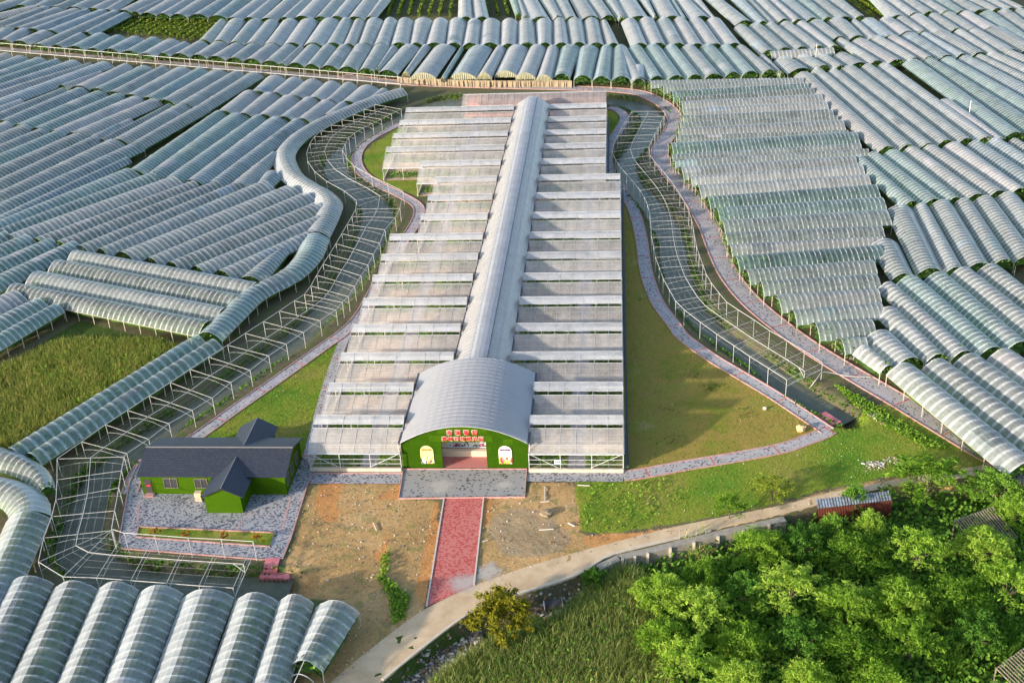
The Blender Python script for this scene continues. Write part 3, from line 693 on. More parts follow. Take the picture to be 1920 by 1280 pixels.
R4 = [(1507.5,134,1665,274),(1533.7,125.6,1704,270.5),(1563.7,127.5,1742,268),(1593.7,122,1775.6,262),(1627.5,119,1813,259),(1659,117,1850.6,255.5)]
block("the long row beside the crosswise block", "long tunnels of the right field", R4, "LGGGGG")
R4b = [(1772,185,1880,257),(1712,110.6,1905,247.5),(1743.7,107,1945,236),(1777.5,106,1985,225),(1811,103,2030,218),(1838,100,2060,208),(1862,96,2090,200),(1893,93,2120,190)]
block("the blue-tinged row beyond the dark slot", "long tunnels beyond the dark slot", R4b, "LTTTBGGG", small=(0, 5))
R5 = cv(c7, [(270,475,800,940),(420,440,1025,920),(610,425,1240,900),(800,390,1455,870),(990,375,1675,835),(1220,350,1890,810),(1440,335,2110,780),(1640,310,2330,750),(1830,305,2500,720)])
block("the row ending at the dark arches", "mid right tunnels", R5, "TTTWWLBBG", small=(0,))
R6 = [(1660,447,1696,512),(1689,383,1747,502),(1729,378,1794,499),(1768,374,1839,492),(1809,370,1884.6,485),(1849,366,1930,478),(1892,359,1980,470)]
block("the row below the dark arches", "lower right tunnels", R6, "GGGGGGG", small=(0,), spacing=1.1)
R7 = [(1619,645,1666,681),(1649.5,618,1707,670),(1666,574,1760,662),(1666,527,1809,657),(1707,515.6,1863,650),(1760,509,1914,640),(1807,500,1968,629),(1858,494,2020,620)]
block("the row fanning out beside the outer path", "fanned tunnels by the outer path", R7, "WGGGTTGG", small=(0,), spacing=1.1)
R8 = [(1693,680,1925,866),(1757,672,2010,862),(1817.5,662,2080,850),(1881,653,2150,840)]
block("the bottom row along the outer path", "bottom right tunnels", R8, "GGGL", hoops='single', spacing=1.4, side=(0, -1))
# crosswise block
HB = cv(ch, [(80,45,1190,5),(170,80,1220,25),(240,125,1255,65),(290,165,1300,100),(310,205,1360,150),(320,260,1400,205),(320,310,1440,260),(300,360,1480,295),(285,405,1520,345),(270,455,1560,395),(235,520,1620,435),(240,600,1650,515),(260,635,1710,545),(310,700,1610,615),(380,765,1665,680),(440,835,1710,755),(510,920,1770,830),(580,1005,1820,925),(620,1100,1850,1020)]) \
   + cv(c8, [(240,25,1112,-15),(265,90,1115,30),(300,155,1105,95),(360,230,1065,175),(440,295,1085,255),(530,375,1090,335),(620,455,1110,415),(745,530,1060,512),(885,612,1020,600)])
HB = [(r[2], r[3], r[0], r[1]) for r in HB]
block("the crosswise block right of the outer path", "crosswise tunnels right of the outer path", HB, "ggtgwwggwgtggwwwttggwtggwggg", order="top", small=(11, 27), posts=1, spacing=.85)
# left fields
L1 = cv(c1, [(40,395,-250,490),(150,415,-200,545),(290,430,-200,600),(420,440,-200,650),(550,450,-200,700),(670,460,-200,745),(780,460,-250,835),(750,525,460,632),(940,475,590,642),(1080,490,725,662),(1220,490,850,686),(1360,500,980,706),(1500,505,1110,726),(1630,520,1235,746),(1770,530,1370,772),(1900,540,1500,790)])
block("the row below the railed far path", "left field tunnels under the far path", L1, "LBTTBLBLLTGGTGGG", small=(5, 7))
L2 = cv(c1, [(150,740,-200,870),(470,655,-200,925),(595,655,20,902),(740,680,145,932),(880,700,275,957),(1015,720,405,977),(1150,740,560,992),(970,880,690,1018),(1265,765,760,1030),(1360,775,880,1042),(1500,790,1005,1072)])
block("the second row of the left field", "second row of the left field", L2, "LGBTTLLLGGG", small=(0, 7, 8))
L3 = cv(c1, [(50,910,-250,1040),(180,935,-250,1110),(305,965,-250,1190),(430,980,-250,1265),(575,1000,-200,1340),(705,1020,-150,1420),(850,1045,-100,1490),(1000,1078,-100,1575),(945,1170,-50,1645)])
block("the third row of the left field", "third row of the left field", L3, "LGGTGGGBB", small=(8,))
L4 = cv(c2, [(460,562,325,680),(605,575,462,692),(740,590,595,712),(885,605,752,727),(1015,615,870,742),(1155,635,1005,757),(1275,658,1130,760)])
block("the short row above the curving tunnel", "short tunnels above the curving tunnel", L4, "LLLLLLL", small=(6,))
L4b = cv(c2, [(270,675,70,830),(420,690,222,847),(570,710,375,857),(720,725,525,872),(850,745,662,887),(970,760,860,855)])
block("the second row above the curving tunnel", "short tunnels above the curving tunnel", L4b, "LLLLLL", small=(5,))
L5 = cv(ca, [(1220,615,745,945),(1320,630,845,967),(1440,640,952,987),(1540,650,1072,1002),(1660,660,1192,1012),(1525,840,1325,1020),(1520,950,1455,1022)])
block("the blue-green row left of the S-tunnel", "blue-green tunnels by the curving tunnel", L5, "TTTBBGB", small=(6,))
L6 = [(241.8,315.8,-60,437),(285.5,324,-25,437),(326,331,20,440),(363,339,69,446),(406,339,112,452),(450,339,152,460),(497,339,189,465),(544,348,233,473),(574,361,283,483),(594,381,323,491),(600,403,370,499),(590,428,417,507),(556,434,467,517)]
block("the row ending above the four crosswise tunnels", "left tunnels above the crosswise four", L6, "TTGGGGGGGGGGG", small=(12,), spacing=1.05)
L7 = [(-30,430,-200,490),(10,433,-160,497),(50,440,-120,510),(94,447,-80,522),(138,452,-60,545)]
block("the edge row behind the crosswise four", "left edge tunnels", L7, "GTTTT")
block("the teal pair left of the reed field", "teal tunnels by the reed field", [(30,545,-120,610),(72,559,-70,630),(104,567,-70,665)], "GTT", side=(2, 1))
HB2 = cv(cl, [(410,117,1420,302),(310,172,1332,372),(190,237,1242,442),(70,303,1150,517)])
block("the crosswise four behind the tall grass", "crosswise tunnels behind the tall grass", HB2, "CCCC", order="top", hoops='single', side=(3, -1), posts=1, spacing=1.05)
L8 = [(369.5,626,20,838),(400,634,57,848)]
block("the long pair beside the left pergola", "long pair beside the left pergola", L8, "TT", hoops='single', spacing=1.35, side=(1, 1), posts=1)
# the curving tunnel that follows the canal
z = RIDGE
cur = smooth_poly(P2([(752,165),(700,181),(650,201),(600,223),(562,246),(541,265),(531,283),(535,301),(548,322),(578,342),(603,356),(617,373),(612,392),(600,417),(591,433)], z), 6)
tunnel(cur, 4.6, 5.0, 'W', "white tunnel curving in an S beside the left canal pergola", "canal side tunnels", 1.0, 'joined', 1, leaf_end=False)
cur = smooth_poly(P2([(589,437),(575,470),(540,505),(472,541),(430,580),(388,622)], z), 8)
tunnel(cur, 5.2, 4.6, 'T', "green-tinged bent tunnel between the curving tunnel and the long pair", "canal side tunnels", 1.1, 'single', 1, side=1)
# lower left
BL = [(-30,1068,-215,1400),(50,1079,-120,1420),(134,1088,-20,1420),(215,1089.5,75,1420),(296,1096,170,1420),(386,1103,270,1420),(477,1110,370,1420),(551,1113,455,1420)]
block("the bottom left row under the canal", "bottom left tunnels", BL, "CCCCCCCC", hoops='single', spacing=1.25, posts=0)
a, b = P2([(630,1125),(570,1236)], z)
t = tunnel([a, b], 4.9, 3.6, 'C', "short tunnel with an open frame end beside the concrete road", "bottom left tunnels", 1.25, 'single', 1)
q = np.array([a, b]); d = (b-a)/np.linalg.norm(b-a); nn_ = np.array([-d[1], d[0]])
mb = MB()
for k, sc in ((1.2, .72), (2.4, .66)):
    c = b+d*k; pts = [(c[0]+nn_[0]*x*1.8*sc-t.location.x, c[1]+nn_[1]*x*1.8*sc-t.location.y, EAVE-.2+1.2*sc*(1-x*x)) for x in np.linspace(-1, 1, 11)]
    MB().path(pts, .05).build("open_hoop", M_WHITE, t)
MB().bar((b[0]-t.location.x, b[1]-t.location.y, 3.0), (b[0]+d[0]*4-t.location.x, b[1]+d[1]*4-t.location.y, 2.5), .05).build("ridge_bar", M_WHITE, t)
lowl = smooth_poly(P2([(-70,832),(0,847),(40,861),(68,880),(84,908)], z), 5)
tunnel(lowl, 5.6, 2.2, 'C', "fan-ended clear tunnel at the left edge below the long pair", "left corner tunnels", 1.1, 'single', 0)
lowl = smooth_poly(P2([(-70,893),(-15,900),(25,913),(48,934),(50,958)], z), 5)
tunnel(lowl, 4.8, 4.9, 'C', "clear tunnel turning the canal corner at the left edge", "left corner tunnels", 1.1, 'single', 0)
tunnel(P2([(47,958),(-62,1200)], z), 5.2, 5.2, 'C', "clear tunnel falling away along the left edge beside the pergola", "left corner tunnels", 1.25, 'single', 1, side=1)

# vines under every tunnel: one mass of foliage
def leaf_quads(pts, size, up=.4, jitter=.5):
    n = len(pts); nrm = RNG.normal(size=(n, 3)); nrm[:, 2] = np.abs(nrm[:, 2])+up; nrm /= np.linalg.norm(nrm, axis=1)[:, None]
    a = np.cross(nrm, RNG.normal(size=(n, 3))); a /= np.linalg.norm(a, axis=1)[:, None]+1e-9; b = np.cross(nrm, a)
    s = (size*(1-jitter/2+jitter*RNG.random(n)))[:, None]/2
    v = np.stack([pts-a*s-b*s*.6, pts+a*s*.2-b*s, pts+a*s+b*s*.6, pts-a*s*.2+b*s], 1).reshape(-1, 3)
    f = np.arange(4*n).reshape(n, 4); r = RNG.random(n); uv = np.repeat(np.stack([r, r], 1)[:, None, :], 4, 1)
    return v, f, uv
cv_, cf_, cu_ = [], [], []; lp_ = []; off = 0
for q, w, le, ev in TUNNELS:
    nn = normals2(q); L = arclen(q)[-1]; k = max(2, int(L/1.5)); qq = resample(q, k+1); n2 = normals2(qq); ww = np.linspace(w[0], w[-1], k+1)
    xs = np.array([-.9, -.45, 0, .45, .9]); zz = 1.35+.35*RNG.random((k+1, 5))-np.array([.35, 0, -.1, 0, .35])
    v = np.stack([qq[:, None, 0]+n2[:, None, 0]*xs*ww[:, None]/2, qq[:, None, 1]+n2[:, None, 1]*xs*ww[:, None]/2, zz], 2).reshape(-1, 3)
    idx = (np.arange(k)[:, None]*5+np.arange(4)[None, :]).ravel(); f = np.column_stack([idx, idx+1, idx+6, idx+5])+off
    cv_.append(v); cf_.append(f); r = RNG.random((len(f)))*.55; cu_.append(np.repeat(np.stack([r, r], 1)[:, None, :], 4, 1)); off += len(v)
    if le:
        m = 70; e = q[-1]; d = (q[-1]-q[-2]); d = d/np.linalg.norm(d); t = RNG.uniform(-.9, .9, m); back = RNG.uniform(-.2, 1.4, m)
        lp_.append(np.column_stack([e[0]+nn[-1][0]*t*w[-1]/2-d[0]*back, e[1]+nn[-1][1]*t*w[-1]/2-d[1]*back, ev-.7+RNG.random(m)*(.6+1.5*(1-np.abs(t)**2))]))
tag(link("grape_vines", fast_mesh("grape_vines", np.vstack(cv_), np.vstack(cf_), M_VINE, uv=np.concatenate(cu_))), "green grape vine canopy growing under the plastic tunnels", "vines", kind='stuff')
v, f, uv = leaf_quads(np.vstack(lp_), .38)
tag(link("vine_leaves", fast_mesh("vine_leaves", v, f, M_VINE, uv=uv)), "grape leaves showing in the open tunnel ends", "vines", kind='stuff')

# ------------------------------------------------------------------ canal pergolas of white steel
PZ = 2.7
LF = [(702,196,752,205),(682,205,734,214),(662,215,715,224),(641,225,699,232),(621,235,682,240),(602,246,665,250),(590,256,654,259),(581,270,647,270),(575,287,642,282),(577,303,650,297),(590,322,664,312),(612,340,697,331),(645,358,727,345),(668,376,756,359),(667,392,750,391),(660,406,741,408),(651,421,722,431),(641,438,712,456),
      (630,457,700,477),(618,477,690,497),(606,495,677,517),(594,516,665,537),(583,536,653,556),(571,552,642,567),(552,564,630,581),(524,583,600,601),(494,603,569,623),(460,625,537,645),(427,647,504,667),(391,669,469,694),(356,692,433,717),(319,717,398,746),(280,742,361,769),(239,769,317,794),(198,796,279,823),(153,828,238,850),
      (107,860,233,856),(107,899,228,882),(105,936,223,914),(97,968,215,957),(82,1008,209,994),(72,1053,210,993),(118,1081,211,992),(181,1083,233,999),(245,1088,290,1003),(312,1093,353,1008),(373,1098,415,1011),(437,1102,475,1015)]
RF = [(1185,209,1247,209),(1179,219,1245,219),(1172,229,1239,230),(1165,241,1234,241),(1158,255,1228,253),(1151,269,1221,265),(1147,285,1217,276),(1154,300,1219,292),(1163,313,1228,304),(1175,327,1240,318),(1188,342,1252,332),(1200,357,1264,348),(1208,370,1275,364),(1214,384,1284,380),(1218,400,1292,397),(1220,415,1297,413),(1221,430,1300,428),
      (1222,445,1302.5,444),(1225.5,463.5,1306,462),(1229,482.6,1311,478),(1236,502,1318,497),(1243.5,522.5,1324,514),(1255,543,1334,531),(1267,564.6,1348.5,550),(1283,581,1363,567),(1313,604,1384,581),(1344,626.5,1414,600),(1376,648,1443,620),(1406,668.5,1475,638),(1440.6,690,1508.4,658),(1475,712,1542,680)]
def pergola(frames, label, wires=8):
    A = np.array([P(f[0], f[1], PZ) for f in frames]); B = np.array([P(f[2], f[3], PZ) for f in frames])
    o = (A[len(A)//2]+B[len(B)//2])/2; o[2] = 0; root = empty("pergola", o)
    tag(root, label, "pergola", "white steel canal pergolas")
    arcs = []
    for a, b in zip(A, B):
        a = a-o; b = b-o
        for e in (a, b):
            g = hz(e[0]+o[0], e[1]+o[1])-.1; g = max(g, -1.2)
            MB().bar((e[0], e[1], g), (e[0], e[1], PZ), .04, 5).build("post", M_WHITE, root)
        MB().bar(a, b, .030, 4).build("crossbeam", M_WHITE, root)
        pts = [a+(b-a)*t+np.array([0, 0, -1.25+.62*(1-(2*t-1)**2)]) for t in np.linspace(0, 1, 9)]
        MB().path(pts, .018, 4).build("arch_bar", M_WHITE, root); arcs.append(pts)
    for Q in (A, B, (A+B)/2): MB().path([q-o+np.array([0, 0, .03]) for q in Q], .042, 4).build("rail", M_WHITE, root)
    w = MB()
    for k in range(wires):
        t = .06+.88*k/(wires-1)
        for p, q in zip(arcs[:-1], arcs[1:]):
            i = t*8; j = min(int(i), 7); fr = i-j
            w.bar(p[j]*(1-fr)+p[j+1]*fr+[0, 0, .04], q[j]*(1-fr)+q[j+1]*fr+[0, 0, .04], .005, 3)
    tag(w.build("wires", M_HOOP, root), kind='stuff'); return root, A, B
pl, A_, B_ = pergola(LF, "white steel pergola following the left canal round the house yard")
d = (A_[-1]-A_[-2]); o = np.array(pl.location)
MB().bar(A_[-1]-o+[0, 0, -1.2], B_[-1]-o+[0, 0, -1.2], .05).build("end_bar", M_WHITE, pl)
m_ = (A_[-1]+B_[-1])/2-o
MB().bar(m_, m_+[0, 0, -1.2], .05).bar(m_-d*.3, m_+[0, 0, -1.1], .045).build("brace", M_WHITE, pl)
pr, A_, B_ = pergola(RF, "white steel pergola following the right canal beside the dry lawn")
o = np.array(pr.location); m_ = (A_[-1]+B_[-1])/2-o; d = A_[-1]-A_[-2]
MB().bar(A_[-1]-o+[0, 0, -1.0], B_[-1]-o+[0, 0, -1.0], .05).build("end_bar", M_WHITE, pr)
MB().bar(m_, m_+[0, 0, -1.0], .05).bar(m_-d*.3, m_+[0, 0, -1.0], .045).build("brace", M_WHITE, pr)
# railed frame over the far path
BACKR = [(-60,74),(0,80),(25,84),(65,89),(90,91),(115,94),(141,97),(166,100),(192,104),(218,107),(243,110),(270,112),(298,113),(324,116),(351,119),(377,121),(403,113.5),(430,117),(458,120),(485,123),(511,125.5),(537,128),(564,130),(592,132),(619,135),(646,137),(673,139.5),(700,141),(727,143),(757,143)]
BACKR = [(x, 81+(x)*.0855) for x in range(-60, 760, 27)]
FRONTR_ = [(x, 95+(x)*.0835) for x in range(-60, 755, 27)]
a_ = np.array([P(x, y, 2.4) for x, y in BACKR]); b_ = np.array([P(x, y, 2.4) for x, y in FRONTR_[:len(BACKR)]])
o = a_[15].copy(); o[2] = 0; fr = empty("path_frame", o); tag(fr, "long white railed frame standing over the far path on the left", "pergola", None)
for Q in (a_, b_):
    MB().path([q-o for q in Q], .075, 4).build("rail", M_WHITE, fr)
    for q in Q: MB().bar((q-o)*[1, 1, 0], q-o, .06, 4).build("post", M_WHITE, fr)

# ------------------------------------------------------------------ greenhouse wings
M_ROOF = film_mat("greenhouse_roof_film", (.86, .82, .79), .44, rib=.04, tr=(.97, .96, .94), gloss=.2, seams=.25)
M_VENT = film_mat("vent_film", (.66, .69, .75), .72, rib=.0, gloss=.25)
M_VAULT = film_mat("vault_film", (.70, .68, .68), .72, rib=.14, gloss=.35)
M_STEEL = mat("galvanised_steel", (.56, .58, .60), .4, (.45, .47, .50), 1.5)
M_RIB = mat("dull_rib", (.40, .41, .44), .5, (.52, .53, .56), 1.3)
M_DARK = mat("dark_gutter", (.05, .055, .075), .6, (.09, .095, .11), 2.0)
M_NET = mat("dark_side_net", (.05, .06, .08), .8)
M_CURB = mat("greenhouse_curb", (.60, .54, .46), .85, (.48, .40, .31), 1.5)
ST_Y = [125.3,132.8,141.3,149.4,158.0,166.5,174.7,182.4,191.0,199.7,209.2,218.0,226.9,235.7,244.1,253.0]
GUT = [y-5.6 for y in ST_Y]+[256.4]
GZ = 2.65
def bay_profile(g, g2):
    s = (g2-g)/8.5
    fr = [(g, GZ), (g+1.0*s, 3.3), (g+2.3*s, 3.82), (g+3.7*s, 4.22)]
    vt = [(g+4.35*s, 4.42), (g+5.0*s, 4.82), (g+5.65*s, 5.02)]
    bk = [(g+5.65*s, 5.0), (g+7.0*s, 4.0), (g2-.15, GZ)]
    return fr, vt, bk
def film_strip(name, prof, x0, x1, m, root, o, nx=None, wob=0.0):
    nx = nx or max(2, int((x1-x0)/1.0)); xs = np.linspace(x0, x1, nx+1); k = len(prof)
    v = [(x-o[0], y-o[1]+(RNG.random()-.5)*wob, z-o[2]+(RNG.random()-.5)*wob) for x in xs for (y, z) in prof]
    f = [(i*k+j, (i+1)*k+j, (i+1)*k+j+1, i*k+j+1) for i in range(nx) for j in range(k-1)]
    uv = [[(xs[a]/2.0, b/(k-1)) for a, b in ((i, j), (i+1, j), (i+1, j+1), (i, j+1))] for i in range(nx) for j in range(k-1)]
    return link(name, fast_mesh(name, v, f, m, uv=uv), root)
def wing(label, bays, side):
    """bays: (x0, x1) per bay from the front to the back"""
    o = (bays[0][0]+2, GUT[0], 0); root = empty("greenhouse_wing", o); tag(root, label, "greenhouse", "greenhouse wings")
    raft = {}
    for i, (x0, x1) in enumerate(bays):
        g, g2 = GUT[i], GUT[i+1]; fr, vt, bk = bay_profile(g, g2)
        film_strip("roof_film", fr, x0, x1, M_ROOF, root, o)
        film_strip("vent_film", vt, x0, x1, M_VENT, root, o, wob=.10)
        film_strip("back_film", bk, x0, x1, M_ROOF, root, o)
        n = int(round((x1-x0)/2.0)); xs = np.linspace(x0, x1, n+1)
        key = round(g2-g, 1)
        if key not in raft:
            raft[key] = MB().path([(0, y-g, z+.03) for y, z in fr+vt], .026, 4).path([(0, y-g, z+.03) for y, z in bk], .022, 3).mesh("rafter", M_STEEL)
        for x in xs: link("rafter", raft[key], root, loc=(x-o[0], g-o[1], 0))
        for (y, z) in (fr[1], fr[3], vt[0], vt[2]): MB().bar((x0-o[0], y-o[1], z+.04), (x1-o[0], y-o[1], z+.04), .03, 4).build("purlin", M_STEEL, root)
        MB().box(x0-o[0], x1-o[0], g-.14-o[1], g+.10-o[1], GZ-.12, GZ+.03).build("gutter", M_STEEL, root)
        for sx in ((x0, x0+2.2) , (x1, x1-2.2)):
            MB().bar((sx[0]-o[0], fr[1][0]+.3-o[1], fr[1][1]+.05), (sx[1]-o[0], g-o[1]+.1, GZ+.06), .03, 4).build("brace", M_STEEL, root)
        for x in np.linspace(x0, x1, max(2, int(round((x1-x0)/4.0))+1)):
            MB().bar((x-o[0], g-o[1], 0), (x-o[0], g-o[1], GZ), .06, 4).build("post", M_STEEL, root)
    x0, x1 = bays[0]
    if True:   # front opening: rails, curb and braces
        y = GUT[0]-o[1]
        for z in (1.1, 1.75): MB().bar((x0-o[0], y-.02, z), (x1-o[0], y-.02, z), .04, 4).build("front_rail", M_STEEL, root)
        MB().box(x0-o[0], x1-o[0], y-.3, y-.05, -.05, .55).build("front_curb", M_CURB, root)
        for a, b in (((x0, GZ), (x0+3.6, .6)), ((x1, GZ), (x1-4.0, .6))): MB().bar((a[0]-o[0], y-.04, a[1]), (b[0]-o[0], y-.04, b[1]), .045, 4).build("front_brace", M_STEEL, root)
        for x in np.arange(x0+1.4, x1-.5, 1.4): MB().bar((x-o[0], y+.1, .5), (x-o[0], y+.1, 1.75), .02, 3).build("stake", M_STEEL, root)
    # outer side walls with their curb, cut where the bays step
    sgn = 0 if side == 'left' else 1
    i = 0
    while i < len(bays):
        j = i
        while j+1 < len(bays) and abs(bays[j+1][sgn]-bays[i][sgn]) < .3: j += 1
        x = bays[i][sgn]-o[0]; ya, yb = GUT[i]-o[1], GUT[j+1]-o[1]
        MB().box(x-.12, x+.12, ya, yb, -.05, .5).build("side_curb", M_CURB, root)
        if side == 'right':
            v = [(x+.02, ya, .5), (x+.02, yb, .5), (x+.02, yb, GZ), (x+.02, ya, GZ)]; MB().add(v, [(0, 1, 2, 3)]).build("side_net", M_NET, root)
            MB().box(x+.35, x+.65, ya, yb, .6, .8).build("side_roll", M_DARK, root); MB().bar((x+.12, ya, GZ), (x+.12, yb, GZ), .05).build("side_rail", M_STEEL, root)
        else:
            for z in (1.2, GZ): MB().bar((x, ya, z), (x, yb, z), .04, 4).build("side_rail", M_STEEL, root)
        i = j+1
    return root
HX0, HX1, HY0, HY1 = -26.95, -11.15, 120.25, 137.0
CX0, CX1, CY1 = -22.6, -14.85, 256.0
lx = [-38.7]*8+[-34.6]*3+[-38.7]+[-47.0]*4; rx = [.6]*11+[-2.2]*5
wing("left greenhouse wing of translucent film bays with stepped outer end", [(lx[i], (HX0 if i < 2 else CX0)-.12) for i in range(16)], 'left')
wing("right greenhouse wing of translucent film bays beside the dry lawn", [((HX1 if i < 2 else CX1)+.12, rx[i]) for i in range(16)], 'right')
# floor inside the wings
def floor_mat():
    m, nt, N, L = nm("greenhouse_floor")
    pos = geo_pos(N); sx = N.new("ShaderNodeSeparateXYZ"); L.new(pos, sx.inputs[0])
    n1 = noise(N, L, .6, 5, .7, pos); n2 = noise(N, L, 2.5, 5, .7, pos)
    soil = ramp(N, [(.3, (.42, .27, .18)), (.55, (.60, .43, .31)), (.75, (.70, .55, .43))]); L.new(n1, soil.inputs[0])
    q = math_n(N, L, 'FRACT', math_n(N, L, 'ADD', math_n(N, L, 'MULTIPLY', math_n(N, L, 'SUBTRACT', sx.outputs[1], 119.7), 1/8.52), math_n(N, L, 'MULTIPLY', n2, .05)))
    gr = ramp(N, [(.3, (.07, .15, .02)), (.7, (.16, .25, .05))]); L.new(n2, gr.inputs[0])
    isg = math_n(N, L, 'MULTIPLY', math_n(N, L, 'GREATER_THAN', q, .12), math_n(N, L, 'LESS_THAN', q, .50))
    c = mixc(N, L, math_n(N, L, 'MULTIPLY', isg, .85), soil.outputs[0], gr.outputs[0])
    for cx in (-31.5, -5.2):
        w = math_n(N, L, 'LESS_THAN', math_n(N, L, 'ABSOLUTE', math_n(N, L, 'SUBTRACT', sx.outputs[0], cx)), 1.05)
        c = mixc(N, L, w, c, (.42, .39, .38))
    b = node(N, "ShaderNodeBsdfPrincipled", i={'Roughness': .95}); L.new(c, b.inputs['Base Color']); out(N, L, b.outputs[0]); return m
M_FLOOR = floor_mat()
for pts in ([(-38.6,GUT[0]),(HX0,GUT[0]),(CX0,HY1),(CX0,256),(-46.9,256),(-46.9,GUT[12]),(-38.6,GUT[12]),(-38.6,GUT[11]),(-34.5,GUT[11]),(-34.5,GUT[8]),(-38.6,GUT[8])], [(HX1,GUT[0]),(.5,GUT[0]),(.5,GUT[11]),(-2.1,GUT[11]),(-2.1,256),(CX1,256),(CX1,HY1)]):
    patch("greenhouse_floor", pts, .02, M_FLOOR)
# low crops inside, seen through the vent slots and the open front
pts = []
for i in range(16):
    for (x0, x1) in ((lx[i]+1, CX0-1), (CX1+1, rx[i]-1)):
        if i < 2: x0, x1 = (x0, HX0-1) if x0 < -20 else (HX1+1, x1)
        for yy in (1.3, 2.1, 2.9, 3.7):
            k = int((x1-x0)*(9 if i < 3 else 5)); xx = RNG.uniform(x0, x1, k); xx = xx[(np.abs(xx+31.5) > 1.2) & (np.abs(xx+5.2) > 1.2)]
            pts.append(np.column_stack([xx, GUT[i]+yy+RNG.normal(0, .14, len(xx)), .1+RNG.random(len(xx))*.9]))
v, f, uv = leaf_quads(np.vstack(pts), .34)
tag(link("crop_rows", fast_mesh("crop_rows", v, f, M_WEED, uv=uv)), "green crop rows growing inside the greenhouse wings", "crops", kind='stuff')

# ------------------------------------------------------------------ entrance hall
def vault(name, x0, x1, y0, y1, ez, rise, m, root, o, nseg=14, ny=20, p=2.0):
    t = np.linspace(-1, 1, nseg+1); cx = (x0+x1)/2; hw = (x1-x0)/2
    ys = np.linspace(y0, y1, ny+1); v = []; f = []; uv = []
    for y in ys:
        for a in t: v.append((cx+a*hw-o[0], y-o[1], ez+rise*(1-abs(a)**p)-o[2]))
    k = nseg+1
    for i in range(ny):
        for j in range(nseg):
            f.append((i*k+j, i*k+j+1, (i+1)*k+j+1, (i+1)*k+j)); uv.append([(i, j/nseg), (i, (j+1)/nseg), (i+1, (j+1)/nseg), (i+1, j/nseg)])
    return link(name, fast_mesh(name, v, f, m, uv=uv), root)
def turf_mat(name, c1, c2, patch):
    m, nt, N, L = nm(name); pos = geo_pos(N)
    b_ = N.new("ShaderNodeTexBrick"); sx = N.new("ShaderNodeSeparateXYZ"); L.new(pos, sx.inputs[0]); cb = N.new("ShaderNodeCombineXYZ"); L.new(math_n(N, L, 'ADD', sx.outputs[0], sx.outputs[1]), cb.inputs[0]); L.new(sx.outputs[2], cb.inputs[1]); L.new(cb.outputs[0], b_.inputs['Vector'])
    b_.inputs['Scale'].default_value = 1; b_.inputs['Brick Width'].default_value = 2.3; b_.inputs['Row Height'].default_value = 1.1; b_.inputs['Mortar Size'].default_value = .012
    b_.inputs['Color1'].default_value = c4(c1); b_.inputs['Color2'].default_value = c4(patch); b_.inputs['Mortar'].default_value = c4(tuple(x*.5 for x in c2))
    n1 = noise(N, L, 7, 5, .8, pos); n2 = noise(N, L, .5, 3, .6, pos)
    c = mixc(N, L, math_n(N, L, 'MULTIPLY', n1, .9), b_.outputs['Color'], c2); c = mixc(N, L, math_n(N, L, 'MULTIPLY', n2, .45), c, tuple(x*1.25 for x in patch))
    p = node(N, "ShaderNodeBsdfPrincipled", i={'Roughness': 1.0, 'Specular IOR Level': .02}); L.new(c, p.inputs['Base Color'])
    bp = node(N, "ShaderNodeBump", i={'Strength': 1.0, 'Distance': .08}); L.new(n1, bp.inputs['Height']); L.new(bp.outputs[0], p.inputs['Normal']); out(N, L, p.outputs[0]); return m
M_TURF = turf_mat("turf_cladding", (.028, .085, .003), (.012, .045, .002), (.043, .105, .005))
M_TURF2 = mat("turf_patch", (.05, .12, .005), 1.0, (.036, .09, .005), 1.2, spec=.02)
M_REDTXT = mat("red_letter", (.72, .02, .03), .4)
M_WTXT = mat("white_letter_edge", (.85, .80, .78), .5)
hall = empty("entrance_hall", ((HX0+HX1)/2, HY0, 0)); o = tuple(hall.location); hcx = o[0]
tag(hall, "green turf-fronted entrance hall with arched roof and red characters", "building")
M_HALLROOF = film_mat("hall_roof_sheet", (.53, .54, .57), .92, rib=.0, gloss=.25)
vault("roof", HX0-.05, HX1+.05, HY0-.35, HY1, 4.02, 2.45, M_HALLROOF, hall, o, 16, 20)
hw = (HX1-HX0)/2
def hz_arch(x): return 4.0+2.45*(1-(x/hw)**2)
for i, y in enumerate(np.linspace(HY0-.35, HY1, 20)):
    MB().path([(x, y-o[1], hz_arch(x)+.03) for x in np.linspace(-hw, hw, 15)], .016 if i else .05, 4).build("roof_rib", M_RIB, hall)
for x in (-hw-.15, hw+.15): MB().box(x-.14, x+.14, -.35, HY1-o[1], 3.78, 4.06).build("gutter", M_DARK, hall)
for x in (-hw-.28, hw+.28):
    MB().bar((x, -.3, 3.9), (x, -.3, 2.9), .07, 6).bar((x, -.3, 2.9), (x*.985, -.3, 2.75), .07, 6).build("downpipe", M_WHITE, hall)
# facade with a door opening
DX0, DX1, DZ = -21.9-hcx, -16.3-hcx, 3.95
def facade(y, th):
    xs = sorted(set(list(np.linspace(-hw, hw, 25))+[DX0, DX1])); v = []; f = []; mb = MB()
    for a, b in zip(xs[:-1], xs[1:]):
        z0 = DZ if (a >= DX0-1e-6 and b <= DX1+1e-6) else 0.0
        vv = [(a, y, z0), (b, y, z0), (b, y, hz_arch(b)), (a, y, hz_arch(a)), (a, y+th, z0), (b, y+th, z0), (b, y+th, hz_arch(b)), (a, y+th, hz_arch(a))]
        ff = [(0, 1, 2, 3), (5, 4, 7, 6)]
        if z0: ff.append((4, 5, 1, 0))
        if abs(a-DX1) < 1e-6: ff.append((0, 3, 7, 4)[::-1])
        if abs(b-DX0) < 1e-6: ff.append((1, 5, 6, 2))
        mb.add(vv, ff)
    return mb
facade(0, .25).build("facade_wall", M_TURF, hall)
